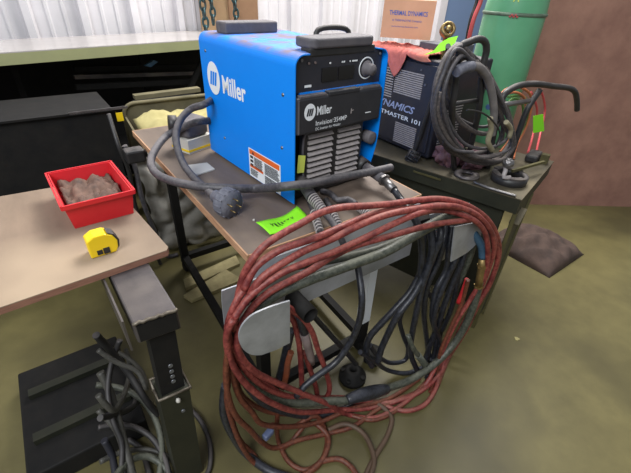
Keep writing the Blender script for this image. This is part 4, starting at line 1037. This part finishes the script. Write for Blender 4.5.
# front bold loop
big1 = [(483, 219, .02), (470, 220), (440, 223.5), (415, 229), (390, 236), (352, 247), (330, 258, .004), (311, 270, .004), (290, 281, .006), (268, 293, .008), (251, 309, .008), (240, 328, .004), (237, 344), (242, 358), (254, 371), (275, 382), (299, 392), (328, 404), (350, 415, .01), (372, 418, .01), (392, 411, .01), (415, 394), (434, 373), (450, 348), (464, 322), (478, 295), (489, 268), (494, 248), (490, 230), (478, 216), (458, 207), (440, 206), (415, 209), (383, 216), (358, 226), (332, 239), (304, 251), (280, 265), (264, 276), (253, 289), (246, 303, .02)]
strand(red, big1, RR, M['red'], 0)
big2 = [(244, 290, .0), (256, 267), (280, 250), (300, 243), (318, 237), (346, 225, .01), (374, 213.5, .01), (415, 208, .01), (440, 205.5), (470, 211), (486, 224), (496, 243), (497, 262), (488, 286), (474, 310), (460, 336), (442, 366), (436, 388, .01), (424, 405, .015), (405, 411, .015), (378, 404, .02), (345, 398, .02), (310, 398, .02), (280, 394, .01), (255, 380), (240, 362, -.005), (229, 340, -.005), (228, 325), (233, 309), (239, 297), (244, 290)]
strand(red, big2, RR, M['red'], .012)
big3 = [(234, 330, -.01), (237, 305, -.01), (240, 288), (247, 268), (262, 248), (280, 235), (300, 224), (320, 213), (341, 207.5), (365, 206), (390, 204), (415, 200.5), (440, 199), (466, 205), (486, 218), (497, 236), (499, 255), (490, 284), (478, 305), (466, 330), (452, 352), (436, 378), (414, 395, .01), (385, 403, .01), (350, 402, .02), (318, 404, .01), (285, 396), (262, 381), (242, 362), (230, 345), (228, 330), (238, 304)]
strand(red, big3, RR, M['red'], .024)
big4 = [(234, 319), (248, 298.5), (262, 286), (280, 274), (305, 263), (332, 253), (357, 241.5), (377, 232), (400, 221), (420, 213), (448, 211, .03), (470, 218), (484, 231), (488, 250), (484, 275), (470, 300), (456, 322), (442, 352), (425, 385, .01), (400, 400, .02), (370, 408, .02), (335, 410, .02), (300, 412, .01), (270, 402), (246, 384), (233, 365), (227, 345), (228, 330), (234, 319)]
strand(red, big4, RR, M['red'], -.008)
# lower drooping loops
lows = [
 [(228, 350), (226, 372), (228, 395), (236, 416), (250, 430), (263, 443), (276, 448), (299, 440), (330, 433), (352, 427), (380, 408), (405, 396)],
 [(231, 352), (233, 376), (240, 398), (252, 412), (262, 424), (300, 426), (325, 420), (350, 409), (390, 398), (420, 378)],
 [(229, 372), (227, 400), (233, 425), (243, 448), (256, 464), (276, 474), (300, 476), (318, 466), (327, 448), (325, 430), (316, 416), (308, 418), (295, 426), (272, 425)],
 [(278, 409), (277, 425), (279, 443), (289, 462), (305, 470), (320, 462), (327, 442), (322, 421), (313, 415), (303, 427), (290, 443), (280, 450)],
 [(236, 370), (240, 392), (252, 404), (270, 412), (300, 414), (325, 411), (345, 414), (372, 420), (392, 413), (412, 396), (432, 376)],
 [(227, 380), (229, 405), (240, 440), (254, 455), (264, 469), (285, 482), (310, 485)]]
for i, l in enumerate(lows): strand(red, l, RR * .92, M['redbrown'], -.004 + .012 * i)
# strands hanging inside the coil at left and right
strand(red, [(285, 305), (292, 310), (304, 320), (312, 332), (318, 350), (326, 372), (329, 392), (322, 404)], RR, M['red'], .03)
strand(red, [(288, 312), (294, 322), (299, 343), (301, 365), (302, 390)], RR, M['red'], .05)
strand(red, [(304, 352), (311, 372), (316, 388), (318, 400)], RR, M['red'], .055)
strand(red, [(468, 280), (461, 305), (452, 325), (441, 350), (436, 375), (430, 392)], RR * .8, M['redbrown'], -.012)
strand(red, [(478, 285), (470, 312), (458, 338), (447, 362), (438, 385)], RR * .9, M['redbrown'], .03)
# floor runs
flr = [[(372, 400), (391, 416), (388, 434), (377, 453), (368, 470), (360, 490)], [(328, 430), (345, 424), (362, 432), (371, 447), (374, 464), (366, 485)], [(320, 462), (339, 459), (352, 468), (360, 482)], [(316, 424), (328, 436), (325, 455), (314, 468), (296, 480)]]
brn = empty('brown_cable', fZ(365, 450, 0), 'brownish cable trailing along the concrete floor below the red coil', 'cable')
for i, l in enumerate(flr):
    b = MB(); b.tube(spline([fZ(x, y, .010 + (.006 if i % 2 else 0)) if k else H(x, y, .02) for k, (x, y) in enumerate(l)]), .0085, 10); b.build('cable_run', M['redbrown'] if i in (2, 3) else mat('brown_rubber', (70, 54, 42), .6, 0, (92, 72, 56), 24, .5), brn)
# grey green hose with splice and brass fitting
gg = empty('splice_hose', (.42, -.14, 0), 'thick grey green hose of the coil with a black splice and brass fitting', 'hose')
G1 = [(483, 262, -.0), (479, 285, -.01), (472, 310, -.02), (458, 338, -.02), (438, 361, -.02), (412, 379, -.02), (388, 388, -.02), (370, 393, -.02), (350, 400, -.015), (330, 401, 0), (300, 403, .01), (276, 398, .02), (256, 386, .028), (242, 370, .03), (234, 352, .034), (236, 332, .034), (247, 318, .03), (257, 308, .022), (280, 292, .012), (300, 283.5, .006), (315, 277.6, .004), (349, 265.5, .002), (384, 252.5, .002), (405, 241, .006), (430, 227, .02), (446, 220, .04), (462, 217, .05), (474, 226, .05)]
strand(gg, G1, .0130, M['greenblack'], .004, .0, 'hose', 14)
ps = [H(388, 388.5, -.016), H(380, 390.5, -.016), H(370, 393, -.016), H(358, 396, -.016), H(347, 400, -.012)]
b = MB(); sp_ = spline(ps, .006); N_ = len(sp_); b.tube(sp_, [.0135 + .010 * math.sin(PI * min(1, k / (N_ - 1) * 1.0)) ** .7 for k in range(N_)], 14); b.build('splice_boot', M['black'], gg)
bf = [H(482.5, 258, .003), H(482, 266, -.001), H(480, 276, -.005), H(478.5, 286, -.008)]
b = MB(); b.tube(bf, [.0115, .013, .012, .013], 14); b.lathe([(.012, -.005), (.0165, -.005), (.0165, .005), (.012, .005)], bf[1], bf[2] - bf[1], 6, smooth=False, close=True); b.lathe([(.012, -.004), (.016, -.004), (.016, .004), (.012, .004)], bf[3], bf[3] - bf[2], 6, smooth=False, close=True); b.build('hose_fitting', M['brass'], gg)
b = MB(); b.tube(spline([H(482.5, 258, .003), H(482, 248, .01), H(477, 238, .02), H(470, 228, .035)]), .0125, 12); b.build('blue_end', M['bluehose'], gg)['label'] = 'blue hose end above the brass fitting'
gk = empty('second_hose', (.40, -.10, 0), 'second grey green hose running behind the thicker one in the coil', 'hose')
G2 = [(250, 300), (262, 280), (276, 272), (290, 267), (315, 263), (345, 257), (377, 249), (410, 235), (430, 224), (448, 216), (466, 222, .02), (474, 240, .03), (468, 262, .03), (455, 290, .03)]
strand(gk, G2, .0105, M['greenblack'], .030, 0, 'hose', 12)
G3 = [(240, 345), (236, 365), (246, 384), (262, 402), (285, 412), (310, 416), (335, 412), (352, 405)]
strand(gk, G3, .0105, M['black'], .030, 0, 'hose', 12)
G4 = [(226, 385), (224, 410), (233, 435), (248, 455), (268, 470), (290, 478)]
strand(gk, G4, .013, M['black'], .05, 0, 'hose', 12)
# black bundle at right
bk = empty('black_cable_bundle', (.60, -.08, 0), 'bundle of black cables hanging in loops from the right hook of the cart', 'cable bundle')
K = [([(440, 222, .03), (441, 235), (433, 256), (424, 280), (417, 310), (412, 335), (411, 355), (418, 372)], .0105),
     ([(425, 230, .03), (422, 245), (422, 268), (410, 292), (396, 308), (380, 325), (369, 338), (366, 352), (372, 366)], .0115),
     ([(446, 224, .03), (444, 240), (438, 262), (428, 284), (424, 310), (426, 335), (430, 358), (436, 370)], .010),
     ([(466, 245, .02), (462, 262), (452, 285), (444, 306), (438, 325), (430, 345), (424, 365)], .0105),
     ([(430, 228, .03), (432, 250), (426, 272), (412, 297), (398, 315), (388, 334), (381, 350), (378, 362)], .0110),
     ([(408, 300), (400, 318), (403, 335), (408, 350), (405, 360), (392, 363), (379, 357), (370, 345)], .0085),
     ([(360, 352), (374, 361), (390, 371), (408, 373), (425, 366)], .0085),
     ([(452, 226, .03), (449, 248), (446, 270), (436, 290), (432, 315), (436, 338), (433, 360), (427, 378)], .010),
     ([(458, 240, .03), (455, 260), (446, 280), (438, 300), (434, 322), (440, 345), (436, 368)], .0095),
     ([(436, 226, .035), (436, 244), (430, 262), (424, 282), (434, 302), (442, 320), (438, 344), (430, 362)], .009),
     ([(448, 226, .035), (450, 244), (458, 262), (456, 288), (450, 312), (442, 330)], .010)]
for i, (l, r_) in enumerate(K): strand(bk, l, r_, M['black'], .034 + .014 * ((i * 3) % 4), .006)
cable('black_cable', HP([(357, 262, .06), (360, 280, .03), (362, 300), (359, 322), (350, 343), (335, 363), (320, 374), (306, 385), (296, 397)], .01, .010), .0098, M['black'], 'single black cable hanging from the middle of the cart front past the white leg')
cable('black_cable', HP([(296, 298, .09), (308, 310, .09), (326, 330, .09), (345, 351, .09), (356, 364, .09)], .02, .010), .0088, M['black'], 'straight black cable slanting from the left hook toward the cart leg')
# stub plug end under coil
b = MB(); q = HP([(418, 355), (426, 366), (433, 373)], .0); b.tube(q, [.012, .013, .015], 12); b.tube(spline([H(408, 335, .03), H(412, 346, .01), H(418, 355)]), .009, 10); tag(b.build('cable_end', M['greenblack']), 'stubby rubber cable end sticking out below the black cable bundle', 'cable end')
# bright red insulator piece
b = MB(); b.tube(spline(HP([(467, 279), (464, 288), (461, 296), (458, 303)], .0)), .0075, 12); tag(b.build('red_connector', mat('bright_red_rubber', (176, 34, 40), .45, 0, (150, 28, 34), 20, .5)), 'bright red cable connector hanging beside the brass fitting', 'connector')
# electrode holder grip, orange strap, black strap inside left side
eh = empty('electrode_holder', H(307, 345, .04), 'pinkish grey welding grip hanging inside the red coil by the left hook', 'electrode holder')
b = MB(); b.tube(spline([H(300, 316, .04), H(302, 325, .04), H(305, 335, .04)]), [.012] * len(spline([H(300, 316, .04), H(302, 325, .04), H(305, 335, .04)])), 12); b.build('grip_collar', M['black'], eh)
b = MB(); b.tube([H(304, 333, .04), H(308, 346, .04), H(311, 358, .04), H(313, 364, .04)], [.013, .0125, .011, .006], 12); b.build('grip', M['handle'], eh)
cable('orange_strap', HP([(291, 352, .03), (288, 362, .03), (286, 376, .03), (283, 388, .03)], .02), .009, M['rust'], 'short rusty orange lead end hanging below the left hook plate', 'cable end')
cable('black_cable', HP([(291, 330, .05), (286, 352, .05), (281, 372, .05), (276, 388, .05)], .02), .012, M['black'], 'thick short black cable hanging right under the left hook plate')
b = MB(); q = H(268, 434, .0); b.rbox(q, (.035, .02, .022), .005, rz=.3); tag(b.build('blue_clip', mat('blue_grey_plastic', (86, 96, 124), .4)), 'small blue grey clip caught in the lower left of the red coil', 'clip')
# casting on the floor by the leg
fc = empty('iron_flange', fZ(352, 377, 0), 'black iron flange block with bolt holes on the floor by the cart leg', 'flange')
cb_ = fZ(352, 378, .0)
b = MB(); b.lathe([(.012, .001), (.050, .001), (.052, .006), (.052, .020), (.034, .024), (.030, .05), (.012, .05)], cb_, (0, 0, 1), 26, close=True); b.build('flange_body', M['blacksteel'], fc)
b = MB()
for k in range(4): a = k * PI / 2 + .5; b.cyl(cb_ + Vector((math.cos(a) * .041, math.sin(a) * .041, .020)), cb_ + Vector((math.cos(a) * .041, math.sin(a) * .041, .030)), .009, n=6)
b.build('bolt', M['blacksteel'], fc)
b = MB(); q = fZ(372, 360, .0); b.rbox((q.x, q.y, .031), (.07, .06, .06), .012, 3, rz=.5); tag(b.build('black_block', M['blacksteel']), 'black block on the floor between the cart leg and cable loops', 'block')

# leads from the welder sockets
wc = empty('output_lead', wW((.040, -.02, .0)), 'dark connector and lead plugged into the left front socket of the blue welder', 'cable')
s0 = wW((.040, .004, .056)); s1 = fZ(312, 197, T + .045); s2 = fZ(323, 211, T + .030); s3 = fZ(334, 224, T + .014)
b = MB(); b.cyl(s0, s1, .017, n=16); b.cyl(s1, s2, .014, .011, n=16); b.build('connector_body', M['greypl'], wc)
b = MB(); spring(b, s1, s2 + (s2 - s1) * .1, .016, .012, .0022, 8); b.build('strain_relief', M['louver'], wc)
b = MB(); b.tube(spline([s2, fZ(330, 219, T + .020), fZ(338, 232, T + .012), H(345, 248, .07), H(352, 268, .06)]), .009, 10); b.build('lead', M['grey'], wc)
wc2 = empty('output_lead', wW((.32, -.02, 0)), 'black lead plugged into the right front socket of the blue welder', 'cable')
s0 = wW((.288, .006, .056)); s1 = fZ(384, 180, T + .040); s2 = fZ(394, 190, T + .03)
b = MB(); b.cyl(s0, s1, .016, n=16); b.build('connector_body', M['greypl'], wc2)
b = MB(); b.lathe([(.013, -.004), (.020, -.004), (.020, .004), (.013, .004)], s1, s2 - s1, 8, smooth=False, close=True); b.cyl(s1, s2, .013, n=14); b.build('lock_nut', M['steel'], wc2)
b = MB(); b.tube(spline([s2, fZ(402, 201, T + .012), fZ(409, 210, T + .008), H(418, 226, .06), H(422, 250, .05), H(420, 275, .05)]), .0105, 12); b.build('lead', M['black'], wc2)
# spring strain reliefs / small leads lying on the cart front
for i, (a, c, e, lab) in enumerate((((308, 197), (316, 218), (320, 232), 'coiled grey spring sleeve on the cart edge, nearest the lime tag'),
                                  ((326, 200), (333, 214), (340, 228), 'coiled grey spring sleeve on the cart edge, the middle one'),
                                  ((347, 200), (362, 209), (369, 215), 'coiled grey spring sleeve on the cart edge, nearest the dark bench'))):
    t_ = empty('spring_sleeve', fZ(*c, T), lab, 'cable sleeve', group='spring sleeves on the cart edge')
    A_, B_, C_ = fZ(*a, T + .018), fZ(*c, T + .015), fZ(*e, T + .013)
    b = MB(); b.tube([A_, B_, C_], [.009, .008, .0065], 10); b.build('core', M['grey'], t_)
    b = MB(); spring(b, B_ * .7 + A_ * .3, C_, .0105, .0095, .0022, 7); b.build('coil', M['louver'], t_)
cable('grey_lead', [wW((.12, .02, .012)), fZ(330, 193, T + .022), fZ(338, 200, T + .02), fZ(348, 199, T + .02), fZ(356, 204, T + .018)], .0085, M['grey'], 'short grey lead looping below the welder grille', 'cable')

# ================================================================== DARK CORDS AT LOWER LEFT
lc_ = [([(96, 335), (110, 350), (128, 372), (146, 400), (158, 414)], .45, M['blackpl'], 'bluish black cord slanting from the left frame edge to the table leg', .010),
       ([(100, 372), (110, 392), (118, 420), (126, 450), (134, 480)], .30, M['cord'], 'grey cord running down the lower left beside the table leg', .011),
       ([(98, 395), (112, 410), (122, 400), (130, 370), (126, 350)], .34, M['cord'], 'grey cord curling up under the tube table', .008),
       ([(100, 418), (118, 414), (134, 405), (140, 380)], .26, M['blackpl'], 'black cord arching under the tube table', .009),
       ([(100, 462), (122, 452), (150, 450), (172, 460), (182, 478)], .10, M['cord'], 'grey cord looping across the foot of the table leg', .008),
       ([(104, 440), (112, 455), (116, 480)], .15, M['navy'], 'dark navy cord end at the lower left', .010),
       ([(185, 405), (200, 420), (210, 445), (209, 470), (200, 485)], .02, M['blackpl'], 'black cord curving on the floor right of the table leg', .008),
       ([(98, 440), (106, 430), (120, 436), (140, 448), (150, 478)], .05, M['blackpl'], 'black cord lying lowest in the tangle at the lower left', .009)]
lc_ += [([(120, 340), (112, 362), (108, 390), (113, 420), (122, 445), (120, 480)], .38, M['blackpl'], 'black cord dropping straight from under the tube beam', .008),
       ([(98, 350), (116, 362), (138, 372), (146, 388), (142, 372), (128, 358), (104, 345)], .40, M['cord'], 'grey cord making a small loop close under the tube beam', .007),
       ([(98, 410), (116, 430), (124, 455), (126, 485)], .22, M['cord'], 'dark grey cord running down beside the short navy cord end', .008),
       ([(96, 385), (120, 388), (140, 398), (156, 420), (162, 450), (158, 485)], .18, M['greenblack'], 'greenish black cord bowing toward the foot of the table leg', .010),
       ([(98, 428), (125, 425), (150, 436), (166, 462), (170, 490)], .14, M['blackpl'], 'black cord curving under the greenish one', .009),
       ([(110, 485), (128, 462), (146, 456), (164, 466), (174, 485)], .13, M['greenblack'], 'greenish black cord arching at the very bottom left', .010)]
for pts, z, m_, lab, r_ in lc_:
    q = []
    for k, (x, y) in enumerate(pts):
        zz = max(r_ + .001, z * (1 - .75 * k / (len(pts) - 1)))
        q.append(fZ(x, y, zz))
    cable('tangled_cord', q, r_, m_, lab, 'cord', 'tangled cords at the lower left')

sq = fZ(128, 420, .0)
sb = empty('steel_box', (sq.x - .17, sq.y + .12, 0), 'low black steel box on the floor under the tube table, covered by cords', 'box')
b = MB(); b.rbox((sq.x - .11, sq.y + .12, .0405), (.32, .42, .08), .006); b.build('box_body', M['blacksteel'], sb)
b = MB(); b.bar((sq.x - .24, sq.y + .02, .092), (sq.x + .03, sq.y + .02, .092), .03, .02); b.build('lid_rib', M['benchdark'], sb)
b = MB(); b.bar((sq.x - .24, sq.y + .20, .092), (sq.x + .03, sq.y + .20, .092), .03, .02); b.build('lid_rib', M['benchdark'], sb)
